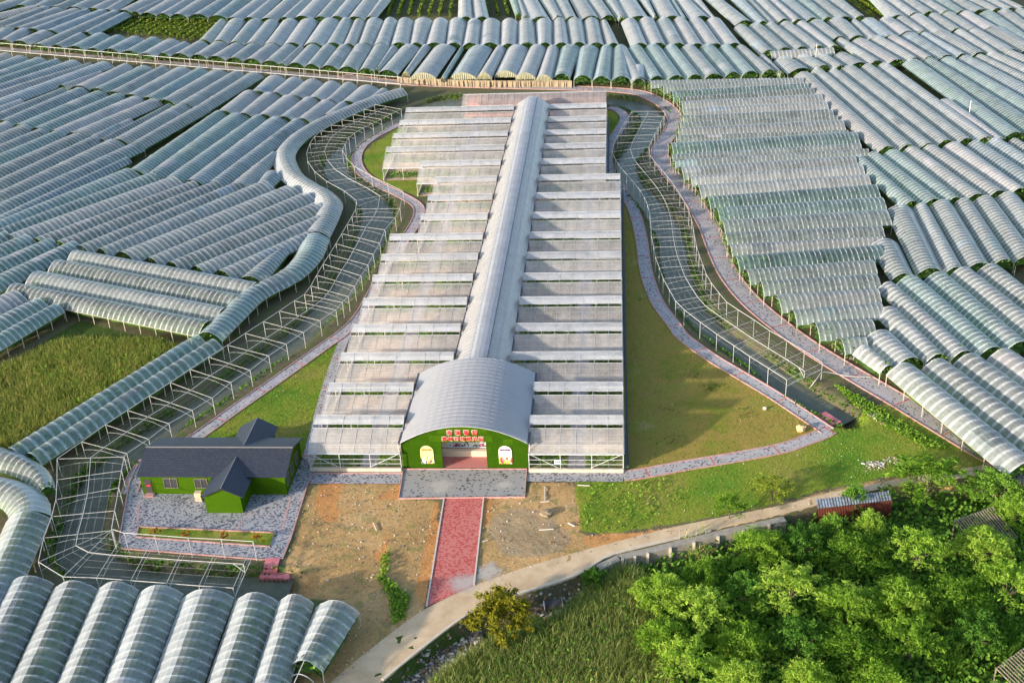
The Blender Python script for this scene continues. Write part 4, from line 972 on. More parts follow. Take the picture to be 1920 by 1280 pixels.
for (a, b, c, d) in ((-3.2, 3.0, 5.2, 6.1), (4.9, 6.1, 3.6, 4.4), (-4.3, 3.6, 4.02, 4.9)):
    MB().box(a, b, -.012, -.004, c, min(d, 6.1)).build("turf_panel", M_TURF2, hall)
for x in (-hw, hw): MB().box(x-.08, x+.08, .26, HY1-o[1], 0, 3.78).build("side_wall", M_ROOF, hall)
MB().box(-hw+.1, hw-.1, .26, HY1-o[1]-.2, -.02, .06).build("floor", M_PAVER, hall)
def text_mesh(body, size, depth, off=0.0):
    c = bpy.data.curves.new("character", 'FONT'); c.body = body; c.size = size; c.extrude = depth; c.offset = off; c.align_x = 'CENTER'; c.align_y = 'CENTER'; c.resolution_u = 2
    t = bpy.data.objects.new("character", c); COL.objects.link(t); dg = bpy.context.evaluated_depsgraph_get()
    me = bpy.data.meshes.new_from_object(t.evaluated_get(dg)); bpy.data.objects.remove(t); me.name = "character"; return me
def letter(ch, x, z, size, parent, y=-.05, m=None, edge=True):
    me = text_mesh(ch, size, .03)
    me.materials.clear(); me.materials.append(m or M_REDTXT)
    p = link("character", me, parent, loc=(x, y, z)); p.rotation_euler = (pi/2, 0, 0)
    if edge:
        e = text_mesh(ch, size, .02, size*.05); e.materials.clear(); e.materials.append(M_WTXT)
        link("character_edge", e, p, loc=(0, 0, -.05))
px2x = lambda px, z: P(px, 878, 0)[0]-hcx
for ch, px in zip("南国葡萄", (845.5, 861, 876.5, 892)): letter(ch, P(px, 811, 5.35)[0]*0+(px-872)/14.9+.1, 5.32, .74, hall)
for ch, px in zip("赛岐科技观光园", (835.8, 847, 858.4, 869.7, 881, 892.5, 904)): letter(ch, (px-872)/14.9+.06, 4.42, .66, hall)
# arched posters
def poster_mat(name, top, mid, spots):
    m, nt, N, L = nm(name)
    uv = node(N, "ShaderNodeUVMap", uv_map="UVMap"); sx = N.new("ShaderNodeSeparateXYZ"); L.new(uv.outputs[0], sx.inputs[0])
    v = N.new("ShaderNodeTexVoronoi"); v.inputs['Scale'].default_value = 9; L.new(uv.outputs[0], v.inputs['Vector'])
    r = ramp(N, spots, 'CONSTANT'); sr = N.new("ShaderNodeSeparateColor"); L.new(v.outputs['Color'], sr.inputs[0]); L.new(sr.outputs[0], r.inputs[0])
    g = ramp(N, [(0.0, mid), (.55, top), (1, top)]); L.new(sx.outputs[1], g.inputs[0])
    n = noise(N, L, 5, 2, .5, uv.outputs[0])
    k = math_n(N, L, 'LESS_THAN', math_n(N, L, 'ADD', sx.outputs[1], math_n(N, L, 'MULTIPLY', math_n(N, L, 'SUBTRACT', n, .5), .6)), .36)
    c = mixc(N, L, k, g.outputs[0], r.outputs[0])
    b = node(N, "ShaderNodeBsdfPrincipled", i={'Roughness': .5}); L.new(c, b.inputs['Base Color']); out(N, L, b.outputs[0]); return m
M_PY = poster_mat("yellow_poster", (.85, .70, .30), (.82, .60, .10), [(0, (.85, .75, .45)), (.35, (.08, .08, .20)), (.55, (.75, .55, .10)), (.75, (.65, .12, .05)), (.88, (.8, .8, .75))])
M_PW = poster_mat("white_poster", (.85, .80, .78), (.85, .75, .70), [(0, (.70, .06, .08)), (.3, (.35, .50, .06)), (.5, (.85, .75, .60)), (.7, (.75, .60, .10)), (.85, (.55, .05, .10))])
M_BROWN = mat("poster_brown", (.45, .22, .03), .6); M_PURPLE = mat("poster_purple", (.22, .06, .22), .6)
for cxp, m, words, mt, lab in ((-4.72, M_PY, "阳光玫瑰", M_BROWN, "yellow arched poster"), (5.08, M_PW, "春和葡萄", M_PURPLE, "white arched poster")):
    q = [(.82*cos(t), 2.62+.82*sin(t)) for t in np.linspace(0, pi, 13)]; q = [(.82, .8)]+q+[(-.82, .8)]; n = len(q)
    vv = [(cxp+x, -.09, z) for x, z in q]+[(cxp+x, -.01, z) for x, z in q]
    ff = [tuple(range(n))[::-1], tuple(range(n, 2*n))]+[(i, (i+1) % n, n+(i+1) % n, n+i) for i in range(n)]
    me = fast_mesh("poster", vv, ff, m); ul = me.uv_layers.new(name="UVMap")
    for lp in me.loops: c = me.vertices[lp.vertex_index].co; ul.data[lp.index].uv = ((c.x-cxp)/1.64+.5, (c.z-.8)/2.64)
    po = link("poster", me, hall); po['label'] = lab
    for i, chh in enumerate(words): letter(chh, cxp-.48+.32*i, 2.85, .32, po, -.11, mt, False)
# counter and banner inside the door
M_CREAM = mat("cream_counter", (.66, .55, .42), .7); M_BANNER = mat("pale_banner", (.62, .66, .70), .6)
MB().box(-5.4, 4.6, 2.5, 3.1, .06, .95).build("counter", M_CREAM, hall)
bn = MB().box(-4.0, 2.4, 3.3, 3.36, .9, 2.75).build("banner", M_BANNER, hall)
MB().box(-4.7, -2.6, 3.2, 3.26, 1.15, 1.9).build("notice_board", M_CREAM, hall)
M_GR1 = mat("grape_red", (.35, .02, .06), .4, (.2, .02, .12), 8); M_GR2 = mat("grape_dark", (.06, .07, .10), .4); M_GR3 = mat("grape_orange", (.55, .20, .05), .5)
for cxp, m, k in ((-3.9, M_GR3, 8), (-1.5, M_GR1, 12), (-.5, M_GR2, 6), (1.1, M_GR2, 5), (2.0, M_GR1, 11)):
    mb = MB()
    for _ in range(k*3):
        x, z = cxp+random.gauss(0, .35), 1.15+abs(random.gauss(0, .22)); r = .09
        mb.add([(x+r*cos(t), 3.27, z+r*sin(t)) for t in np.linspace(0, 2*pi, 7)[:-1]]+[(x, 3.21, z)], [(i, (i+1) % 6, 6) for i in range(6)])
    mb.build("grape_print", m, bn)
for i, chh in enumerate("南国葡萄赛岐科技观光园"): letter(chh, -2.1+.42*i, 2.2, .30, bn, 3.24, M_BROWN, False)
MB().box(2.5, 3.3, 3.3, 3.4, .9, 2.8).build("yellow_panel", mat("yellow_panel", (.80, .62, .12), .6), hall)
MB().box(-hw+.2, hw-.2, 4.6, 4.7, .06, 3.6).build("partition", mat("grey_partition", (.34, .36, .38), .8, (.26, .28, .3), 1.2), hall)

# ------------------------------------------------------------------ central corridor
cor = empty("greenhouse_corridor", ((CX0+CX1)/2, HY1, 0)); o = tuple(cor.location); ch_ = (CX1-CX0)/2
tag(cor, "long barrel-vaulted greenhouse corridor running back from the entrance hall", "greenhouse")
vault("roof", CX0, CX1, HY1, CY1, 3.95, 2.0, M_VAULT, cor, o, 12, 119)
ribm = MB().path([(x, 0, 3.97+2.0*(1-(x/ch_)**2)) for x in np.linspace(-ch_, ch_, 11)], .02, 4).mesh("roof_rib", M_RIB)
for y in np.arange(0, CY1-HY1+.1, 1.0): link("roof_rib", ribm, cor, loc=(0, y, 0))
def vstrip(name, xa, xb, dz, m, parent, seg=4):
    xs = np.linspace(xa, xb, seg+1); ys = np.linspace(0, CY1-HY1, 60); v = []; f = []; uv = []
    for y in ys:
        w = (RNG.random()-.5)*.06
        for x in xs: v.append((x, y, 3.95+2.0*(1-(x/ch_)**2)+dz+w))
    k = seg+1
    for i in range(59):
        for j in range(seg): f.append((i*k+j, i*k+j+1, (i+1)*k+j+1, (i+1)*k+j)); uv.append([(i*.5, j/seg), (i*.5, (j+1)/seg), (i*.5+.5, (j+1)/seg), (i*.5+.5, j/seg)])
    return link(name, fast_mesh(name, v, f, m, uv=uv), parent)
vstrip("ridge_vent", -1.35, 1.05, .24, M_VENT, cor)
MB().box(1.02, 1.10, 0, CY1-HY1, 5.92, 6.02).build("ridge_cord", M_DARK, cor)
MB().bar((2.3, 0, 5.4), (2.3, CY1-HY1, 5.4), .03).build("purlin", M_STEEL, cor)
MB().bar((-1.4, 0, 6.0), (-1.4, CY1-HY1, 6.0), .03).build("purlin", M_STEEL, cor)
for x in (-ch_-.05, ch_+.05):
    MB().box(x-.13, x+.13, 0, CY1-HY1, 3.78, 3.98).build("gutter", M_DARK, cor)
    s = 1 if x > 0 else -1
    MB().add([(x, 0, 0), (x, CY1-HY1, 0), (x, CY1-HY1, 3.78), (x, 0, 3.78)], [(0, 1, 2, 3)]).build("side_film", M_ROOF, cor)
patch("corridor_floor", [(CX0, HY1), (CX1, HY1), (CX1, CY1), (CX0, CY1)], .024, mat("corridor_floor", (.40, .37, .35), .9))
xs = np.linspace(-ch_, ch_, 15)
MB().add([(x, CY1-HY1, 0) for x in xs]+[(x, CY1-HY1, 3.95+2*(1-(x/ch_)**2)) for x in xs], [(i, i+1, 16+i, 15+i) for i in range(14)]).build("end_film", M_ROOF, cor)

# ------------------------------------------------------------------ film shed with the red house inside
M_RED = mat("red_brick_paint", (.62, .24, .16), .85, (.50, .19, .13), .8); M_WIN = mat("dark_window", (.10, .11, .13), .3)
bx0, bx1, by0 = -35.2, -2.3, 257.4
shed = empty("film_shed", (bx0, by0, 0)); o = (bx0, by0, 0); tag(shed, "translucent film shed behind the greenhouse wings", "greenhouse")
prof = [(by0, 2.65), (by0+1.2, 3.6), (by0+3, 4.4), (by0+5.2, 4.9), (by0+7.5, 4.4), (by0+10, 2.65)]
film_strip("roof_film", prof, bx0, bx1, film_mat("pink_tinged_film", (.82, .70, .66), .38, rib=.04, gloss=.2), shed, o)
for x in np.arange(bx0, bx1+.1, 1.5): MB().path([(x-bx0, y-by0, z+.03) for y, z in prof], .03, 3).build("rafter", M_STEEL, shed)
for y, z in (prof[0], prof[3], prof[5]): MB().bar((0, y-by0, z+.03), (bx1-bx0, y-by0, z+.03), .05).build("purlin", M_STEEL, shed)
for x in np.linspace(0, bx1-bx0, 9):
    for y in (0, 10): MB().bar((x, y, 0), (x, y, 2.65), .06).build("post", M_STEEL, shed)
rh = empty("red_house", (bx0+1, by0+4.6, 0)); tag(rh, "salmon red house standing inside the film shed", "house")
W_ = bx1-bx0-1.6
MB().box(0, W_, 0, 4.4, 0, 3.0).build("wall", M_RED, rh); MB().box(-.1, W_+.1, -.15, 4.5, 3.003, 3.12).build("roof", mat("red_house_roof", (.58, .30, .23), .9, (.5, .26, .2), .6), rh)
for x, w, z0, z1 in ((3.5, 3.2, .9, 2.2), (8.5, 1.4, .9, 2.2), (14, 1.5, 1.2, 2.5), (21, 1.6, 1.2, 2.5), (25.6, 1.5, .1, 2.3), (29.5, 1.4, 1.2, 2.5)):
    MB().box(x, x+w, -.06, -.003, z0, z1).build("window", M_WIN, rh)
patch("shed_floor", [(bx0, by0), (bx1, by0), (bx1, by0+10), (bx0, by0+10)], .02, M_FLOOR)

# ------------------------------------------------------------------ green turf house
def tile_mat():
    m, nt, N, L = nm("dark_roof_tiles")
    uv = node(N, "ShaderNodeUVMap", uv_map="UVMap"); b_ = N.new("ShaderNodeTexBrick"); L.new(uv.outputs[0], b_.inputs['Vector'])
    b_.inputs['Scale'].default_value = 1.0; b_.inputs['Brick Width'].default_value = .30; b_.inputs['Row Height'].default_value = .36; b_.inputs['Mortar Size'].default_value = .03
    b_.offset = 0.0
    b_.inputs['Color1'].default_value = c4((.030, .037, .058)); b_.inputs['Color2'].default_value = c4((.046, .054, .078)); b_.inputs['Mortar'].default_value = c4((.03, .034, .05))
    p = node(N, "ShaderNodeBsdfPrincipled", i={'Roughness': .42}); L.new(b_.outputs['Color'], p.inputs['Base Color'])
    bp = node(N, "ShaderNodeBump", i={'Strength': .9, 'Distance': .06}); L.new(b_.outputs['Fac'], bp.inputs['Height']); bp.invert = True; L.new(bp.outputs[0], p.inputs['Normal'])
    out(N, L, p.outputs[0]); return m
M_TILE = tile_mat(); M_RIDGE = mat("ridge_cap", (.16, .165, .18), .6)
M_TURFH = turf_mat("house_turf", (.05, .125, .004), (.024, .07, .003), (.065, .14, .006))
house = empty("turf_house", (-49.5, 114.5, 0)); hx, hy = -49.5, 114.5; tag(house, "green turf-clad house with dark grey tiled gable roofs", "house")
def roof_slab(q, parent, th=.12, course=.36):
    """q: eave a, eave b, ridge b, ridge a; built in overlapping tile courses"""
    a, b, c, d = [np.array(v, float) for v in q]; L = max(np.linalg.norm(d-a), np.linalg.norm(c-b)); n = max(2, int(L/course)); nrm = np.cross(b-a, d-a); nrm /= np.linalg.norm(nrm)
    if nrm[2] < 0: nrm = -nrm
    v = []; f = []; uv = []; ex = (b-a)/np.linalg.norm(b-a)
    def add(p):
        i = len(v); v.extend([tuple(x) for x in p]); f.append((i, i+1, i+2, i+3)); uv.append([((x-a)@ex, (x-a)@np.cross(nrm, ex)) for x in p])
    for i in range(n):
        t0, t1 = i/n, min(1, (i+1)/n+.02)
        l0, r0, l1, r1 = a+(d-a)*t0, b+(c-b)*t0, a+(d-a)*t1, b+(c-b)*t1
        add([l0+nrm*.05, r0+nrm*.05, r1+nrm*.005, l1+nrm*.005]); add([l0-nrm*.0, r0-nrm*.0, r0+nrm*.05, l0+nrm*.05])
    add([a-nrm*th, d-nrm*th, c-nrm*th, b-nrm*th]); add([a-nrm*th, b-nrm*th, b, a]); add([b-nrm*th, c-nrm*th, c, b]); add([d-nrm*th, a-nrm*th, a, d])
    return link("roof", fast_mesh("roof", v, np.array(f), M_TILE, uv=np.array(uv)), parent)
def gable_box(mb, x0, x1, y0, y1, ez, rz, axis):
    if axis == 'x': 
        ym = (y0+y1)/2; v = [(x0,y0,0),(x1,y0,0),(x1,y1,0),(x0,y1,0),(x0,y0,ez),(x1,y0,ez),(x1,y1,ez),(x0,y1,ez),(x0,ym,rz),(x1,ym,rz)]
        f = [(0,1,5,4),(2,3,7,6),(1,2,6,9,5),(3,0,4,8,7),(4,5,9,8),(6,7,8,9)]
    else:
        xm = (x0+x1)/2; v = [(x0,y0,0),(x1,y0,0),(x1,y1,0),(x0,y1,0),(x0,y0,ez),(x1,y0,ez),(x1,y1,ez),(x0,y1,ez),(xm,y0,rz),(xm,y1,rz)]
        f = [(0,1,5,8,4),(2,3,7,9,6),(1,2,6,5),(3,0,4,7),(4,8,9,7),(5,6,9,8)]
    return mb.add(v, f)
X0, X1, Y0, Y1, YM = -58.65-hx, -40.45-hx, 0, 7.75, 3.88
EZ, RZ = 3.0, 4.25
gable_box(MB(), X0, X1, Y0, Y1, EZ, RZ-.05, 'x').build("wall", M_TURFH, house)
gable_box(MB(), -49.35-hx, -44.9-hx, 110.72-hy, YM, 2.62, 3.74, 'y').build("porch_wall", M_TURFH, house)
gable_box(MB(), -48.9-hx, -44.6-hx, YM, 125.4-hy, 2.62, 3.92, 'y').build("rear_wall", M_TURFH, house)
dy = .42; sl = (RZ-EZ)/YM
roof_slab([(X0-.2, -dy, EZ-dy*sl+.06), (X1+.35, -dy, EZ-dy*sl+.06), (X1+.35, YM, RZ+.06), (X0-.2, YM, RZ+.06)], house)
roof_slab([(X1+.35, Y1+dy, EZ-dy*sl+.06), (X0-.2, Y1+dy, EZ-dy*sl+.06), (X0-.2, YM, RZ+.06), (X1+.35, YM, RZ+.06)], house)
MB().bar((X0-.2, YM, RZ+.12), (X1+.35, YM, RZ+.12), .09, 6).build("ridge_cap", M_RIDGE, house)
pm = -46.95-hx
py0 = 110.4-hy
for s in (-1, 1):
    ex = pm+s*2.55
    zv = 2.58; zr = 3.84
    # porch slope meets the main slope along a valley
    yv = (zr-EZ-.06)/sl; ye = (zv-EZ-.06)/sl
    roof_slab([(ex, py0, zv), (ex, max(ye, -.3), zv), (pm, yv, zr), (pm, py0, zr)] if s > 0 else [(ex, max(ye, -.3), zv), (ex, py0, zv), (pm, py0, zr), (pm, yv, zr)], house)
    rm = -46.6-hx; zr2 = 4.02; ex2 = rm+s*2.5
    yb = Y1-(zr2-EZ-.06)/sl; yt = 125.75-hy
    roof_slab([(ex2, Y1+.3, zv), (ex2, yt, zv), (rm, yt, zr2), (rm, yb, zr2)] if s > 0 else [(ex2, yt, zv), (ex2, Y1+.3, zv), (rm, yb, zr2), (rm, yt, zr2)], house)
MB().bar((pm, py0, zr+.06), (pm, yv, zr+.06), .07, 6).build("ridge_cap", M_RIDGE, house)
MB().bar((rm, yb, zr2+.06), (rm, yt, zr2+.06), .07, 6).build("ridge_cap", M_RIDGE, house)
M_GLASS = mat("window_glass", (.05, .055, .06), .15); M_FRAME = mat("bronze_frame", (.22, .19, .16), .5)
def window(x, z, w, h, y=-.03, rot=False, px=0):
    fm = MB()
    for (a, b, c, d) in ((0, w, 0, .06), (0, w, h-.06, h), (0, .06, .06, h-.06), (w-.06, w, .06, h-.06), (w/2-.03, w/2+.03, .06, h-.06)):
        if rot: fm.box(px, px+.09, x+a, x+b, z+c, z+d)
        else: fm.box(x+a, x+b, y-.05, y+.04, z+c, z+d)
    wobj = fm.build("window", M_FRAME, house)
    g = MB()
    if rot: g.box(px+.01, px+.03, x+.08, x+w-.08, z+.08, z+h-.08)
    else: g.box(x+.08, x+w-.08, y, y+.03, z+.08, z+h-.08)
    g.build("pane", M_GLASS, wobj)
window(-55.75-hx, .95, 1.75, 1.45); window(-51.85-hx, .95, 1.65, 1.4)
for yy in (.5, 2.6, 4.9): window(yy, .9, 1.2, 1.5, rot=True, px=X1-.01)
dr = MB().box(-58.25-hx, -57.35-hx, -.06, .02, .1, 2.2).build("door", mat("dark_door", (.06, .055, .05), .6), house)
MB().box(-58.0-hx, -57.5-hx, -.085, -.062, 1.2, 1.45).build("red_plate", mat("red_plate", (.6, .04, .03), .5), dr)
MB().box(-58.35-hx, -57.15-hx, -.75, -.08, 0.05, .2).build("doorstep", M_KERB, house)
st = empty("stone_block", P(374, 938)[:2].tolist()+[0]); tag(st, "stacked pale stone block beside the porch of the turf house", "stone")
mb = MB(); M_STONE = mat("pale_stone", (.62, .50, .36), .9, (.48, .38, .27), 3)
for i in range(4): mb.box(-.45+.06*(i % 2), .45-.05*(i % 3), -.3, .3, .06+i*.32, .06+(i+1)*.32-.03)
mb.build("stone", M_STONE, st)

# ------------------------------------------------------------------ trees, shrubs, reeds
def crown_mesh(name, R, H, leaf, n_clump, per, m, seed, low=.12):
    g = np.random.default_rng(seed); pts = []; cs = []
    for i in range(n_clump):
        u = g.random(); th = g.random()*2*pi; rr = R*math.sqrt(u)*(.80+.16*sin(3*th+seed)+.14*sin(5*th+2*seed)); zc = H*(low+(1-low)*(1-(rr/R)**2*.75)*(.55+.45*g.random()))
        c = np.array([cos(th)*rr, sin(th)*rr, zc]); s = R*g.uniform(.07, .20)*(1.25-.5*rr/R); e = np.array([cos(th), sin(th), .25]); cs.append((c, s))
        q = g.normal(size=(per, 3)); q /= np.linalg.norm(q, axis=1)[:, None]; q *= (g.random(per)**.45)[:, None]
        q[:, 2] = q[:, 2]*.55-.35*np.hypot(q[:, 0], q[:, 1])**2; q += e*(q@e)[:, None]*.9; pts.append(c+q*s)
    p = np.vstack(pts)
    nrm = g.normal(size=p.shape); nrm[:, 2] = np.abs(nrm[:, 2])*.8; nrm /= np.linalg.norm(nrm, axis=1)[:, None]
    a = np.cross(nrm, g.normal(size=p.shape)); a /= np.linalg.norm(a, axis=1)[:, None]; b = np.cross(nrm, a)
    s = (leaf*(.5+1.1*g.random(len(p))**2))[:, None]/2
    v = np.stack([p-a*s*1.25, p-b*s*.38, p+a*s*1.25, p+b*s*.38], 1).reshape(-1, 3); f = np.arange(4*len(p)).reshape(-1, 4)
    r = np.repeat(g.random(n_clump)*.6, per)+g.random(len(p))*.4; uv = np.repeat(np.stack([r, r], 1)[:, None], 4, 1)
    return fast_mesh(name, v, f, m, uv=uv), cs
def trunk_mesh(name, cs, H, r, seed):
    g = random.Random(seed); mb = MB(); fork = (0, 0, H*.28); mb.bar((0, 0, -.3), fork, r, 6, 0, r*.75)
    for c, s in cs[:9]:
        mid = (c[0]*.45, c[1]*.45, H*.28+(c[2]-H*.28)*.55); mb.bar(fork, mid, r*.5, 4, 0, r*.3); mb.bar(mid, tuple(c), r*.3, 4, 0, r*.1)
    return mb.mesh(name, M_BARK)
TREE_T = []
for i in range(5):
    me, cs = crown_mesh("crown", 3.2, 4.8, .24, 118, 62, M_TREE, 100+i); TREE_T.append((me, trunk_mesh("trunk", cs, 4.8, .14, i)))
DARK_T = []
for i in range(2):
    me, cs = crown_mesh("crown", 3.2, 4.8, .26, 108, 60, M_TREE_D, 200+i); DARK_T.append((me, trunk_mesh("trunk", cs, 4.8, .14, 40+i)))
LOOSE_T = []
for i in range(2):
    me, cs = crown_mesh("crown", 3.2, 5.6, .30, 70, 46, leaf_mat("loose_tree_leaves", (.09, .15, .02), (.30, .38, .05), (.52, .54, .10), .5) if i == 0 else TREE_T[0][0].materials[0], 500+i, low=.35); LOOSE_T.append((me, trunk_mesh("trunk", cs, 5.6, .13, 60+i)))
def tree(px, py, rpx, kind, label, k, zc=1.0, sc=1.0, group="trees in the lower right"):
    c = P(px, py, zc); d = np.linalg.norm(c-np.array([0, 0, CAM_H])); R = rpx*d/F_PX
    T = {'t': TREE_T, 'd': DARK_T, 'l': LOOSE_T}[kind]; me, tm = T[k % len(T)]
    g = hz(c[0], c[1]); s = R/3.2; H = (zc-g)/(4.8*.62)
    root = empty("leafy_tree", (c[0], c[1], g), rz=random.random()*6.28); tag(root, label, "tree", group)
    for n, mm in (("trunk", tm), ("crown", me)):
        o = link(n, mm, root); o.scale = (s, s, max(.55, min(1.5, H*sc)))
TREES = [
 (1240,1108,62,'t',"light green tree nearest the concrete road bend"),
 (1322,1078,48,'t',"light green tree behind the dry reed tuft below the retaining wall"),
 (1448,925,44,'l',"small light green tree leaning over the concrete road"),
 (1368,958,36,'l',"sparse pale sapling in front of the retaining wall"),
 (1604,929,28,'d',"dark shrub between the road and the rusty corrugated wall"),
 (1741,905,88,'l',"large yellow-green tree right of the rusty corrugated wall"),
 (1866,908,58,'d',"dark green tree at the end of the outer path"),
 (1905,955,46,'t',"bright tree at the right edge above the slatted roof"),
 (1426,1022,62,'t',"light green tree below the small leaning tree"),
 (1510,1010,50,'d',"dark tree left of the rusty corrugated wall"),
 (1604,1035,70,'t',"bright tree in front of the rusty corrugated wall"),
 (1720,1035,62,'l',"bright tree left of the slatted brown roof"),
 (1846,1020,62,'t',"leafy tree covering the slatted brown roof"),
 (1310,1150,70,'l',"pale green tree at the left rim of the thicket"),
 (1400,1105,58,'d',"dark tree behind the pale rim trees"),
 (1480,1110,78,'l',"broad bright tree in the middle left of the thicket"),
 (1590,1130,72,'t',"broad bright tree in the middle of the thicket"),
 (1690,1120,70,'t',"broad bright tree in the middle right of the thicket"),
 (1790,1115,72,'t',"leafy tree below the slatted brown roof"),
 (1890,1100,64,'l',"leafy tree at the right edge below the slatted roof"),
 (1245,1195,60,'t',"pale tree beside the reeds at the thicket edge"),
 (1290,1245,70,'l',"pale tree at the bottom edge beside the reeds"),
 (1390,1200,68,'t',"bright tree at the bottom of the dark hollow"),
 (1500,1195,60,'d',"dark tree in the hollow of the thicket"),
 (1605,1215,80,'t',"broad tree at the bottom middle of the thicket"),
 (1710,1205,68,'l',"tree with pale tips left of the grass clump"),
 (1390,1275,62,'t',"bright tree cut by the bottom edge"),
 (1515,1275,62,'t',"bottom edge tree below the dark hollow"),
 (1650,1280,60,'t',"bottom edge tree left of the grass clump"),
 (1830,1180,56,'d',"dark tree above the bottom right slats"),
 (1562,985,30,'d',"small dark shrub at the left foot of the rusty corrugated wall"),
 (1632,982,34,'t',"small bright shrub at the right foot of the rusty corrugated wall"),
]
for i, (px, py, r, kd, lab) in enumerate(TREES): tree(px, py, r, kd, lab, i)
tree(1113,1083,30,'d', "dark green bush below the concrete road", 0, zc=.2, group="bushes by the road")
yb_me, yb_cs = crown_mesh("crown", 3.2, 4.8, .36, 60, 85, M_BUSH_Y, 300, low=.05)
c = P(942, 1160, .4); yb = empty("yellow_bush", (c[0], c[1], hz(c[0], c[1]))); tag(yb, "olive-yellow bamboo bush beside the concrete road", "bush")
for n, mm in (("stem", trunk_mesh("stem", yb_cs, 4.8, .10, 9)), ("foliage", yb_me)):
    o_ = link(n, mm, yb); o_.scale = (1.2, 1.1, 1.25)
# four small orange shrubs in the planter
M_ORANGE = leaf_mat("orange_leaves", (.20, .09, .015), (.42, .20, .035), (.55, .32, .07), .3)
me_o, cs_o = crown_mesh("foliage", .75, 1.3, .16, 16, 40, M_ORANGE, 400, low=.05); tm_o = trunk_mesh("stem", cs_o, 1.3, .03, 3)
for i, (px, py) in enumerate(((292, 1000), (351, 1003), (418, 1008), (482, 1012))):
    c = P(px, py, .4); r = empty("orange_shrub", (c[0], c[1], .055), rz=i*1.7)
    tag(r, ["orange shrub at the planter's left end", "orange shrub second along the planter", "orange shrub third along the planter", "orange shrub at the planter's right end"][i], "shrub", "orange shrubs in the planter")
    link("foliage", me_o, r); link("stem", tm_o, r)
# blades: tall grass and reeds
def blades(pts, h0, h1, w, lean=.35):
    n = len(pts); z = height(pts); h = RNG.uniform(h0, h1, n); th = RNG.random(n)*2*pi; ln = RNG.normal(0, lean, (n, 2))*h[:, None]
    d = np.stack([np.cos(th), np.sin(th)], 1)*(w*RNG.uniform(.6, 1.4, n))[:, None]
    b0 = np.column_stack([pts-d, z-.05]); b1 = np.column_stack([pts+d, z-.05]); m0 = np.column_stack([pts+ln*.4-d*.9, z+h*.6]); m1 = np.column_stack([pts+ln*.4+d*.9, z+h*.6]); t = np.column_stack([pts+ln, z+h])
    v = np.stack([b0, b1, m1, m0, t], 1).reshape(-1, 3); i = np.arange(n)*5
    f = np.vstack([np.column_stack([i, i+1, i+2, i+3]), np.column_stack([i+3, i+2, i+4, i+4])]); r = RNG.random(n)
    q = np.column_stack([i, i+1, i+2]); q2 = np.column_stack([i, i+2, i+3]); q3 = np.column_stack([i+3, i+2, i+4])
    f = np.vstack([q, q2, q3]); uv = np.tile(np.repeat(np.stack([r, r], 1)[:, None], 3, 1), (3, 1, 1))
    return v, f, uv
def clumped(poly, n, k=60, s=1.6):
    c = scatter(poly, k); p = c[RNG.integers(0, k, n)]+RNG.normal(0, s, (n, 2)); return p[in_poly(p, poly)]
reed = P2([(800,1300),(850,1250),(905,1215),(1000,1190),(1060,1150),(1130,1090),(1170,1070),(1215,1100),(1230,1180),(1260,1300)], -1.5)
pp = np.vstack([scatter(reed, 18000), clumped(reed, 26000, 110, 1.0)])
v, f, uv = blades(pp, .6, 2.5, .032, .26); tag(link("reeds", fast_mesh("reeds", v, f, M_REED, uv=uv)), "marsh reeds below the concrete road", "reeds", kind='stuff')
fieldp = P2([(-60,700),(0,690),(120,640),(300,640),(345,655),(35,836),(0,842),(-150,900)])
pp = np.vstack([scatter(fieldp, 18000), clumped(fieldp, 30000, 120, 1.1)])
v, f, uv = blades(pp, .30, 1.5, .030, .32); tag(link("tall_grass", fast_mesh("tall_grass", v, f, M_GRASS, uv=uv)), "tall wild grass in the open field on the left", "grass", kind='stuff')
wk = clumped(reed, 9000, 45, 1.5); wz = height(wk)+RNG.random(len(wk))**1.5*1.9
v, f, uv = leaf_quads(np.column_stack([wk, wz]), .30); tag(link("marsh_weeds", fast_mesh("marsh_weeds", v, f, M_TREE_D, uv=uv)), "rough dark weeds among the marsh reeds", "weeds", kind='stuff')
wk = np.vstack([P(x, y)[:2]+RNG.normal(0, g, (k, 2)) for x, y, g, k in ((1338,727,.7,110),(1300,705,.6,30),(1255,770,.6,26),(1205,560,.5,24),(1395,775,.7,34),(1265,828,.9,60))])
v, f, uv = leaf_quads(np.column_stack([wk, .02+RNG.random(len(wk))*.16]), .18); tag(link("lawn_weeds", fast_mesh("lawn_weeds", v, f, M_WEED, uv=uv)), "darker weed patches on the dry lawn", "weeds", kind='stuff')
wk = clumped(fieldp, 5000, 40, 1.2)
v, f, uv = leaf_quads(np.column_stack([wk, RNG.random(len(wk))*1.0]), .26); tag(link("field_weeds", fast_mesh("field_weeds", v, f, M_WEED, uv=uv)), "leafy weeds among the tall grass", "weeds", kind='stuff')
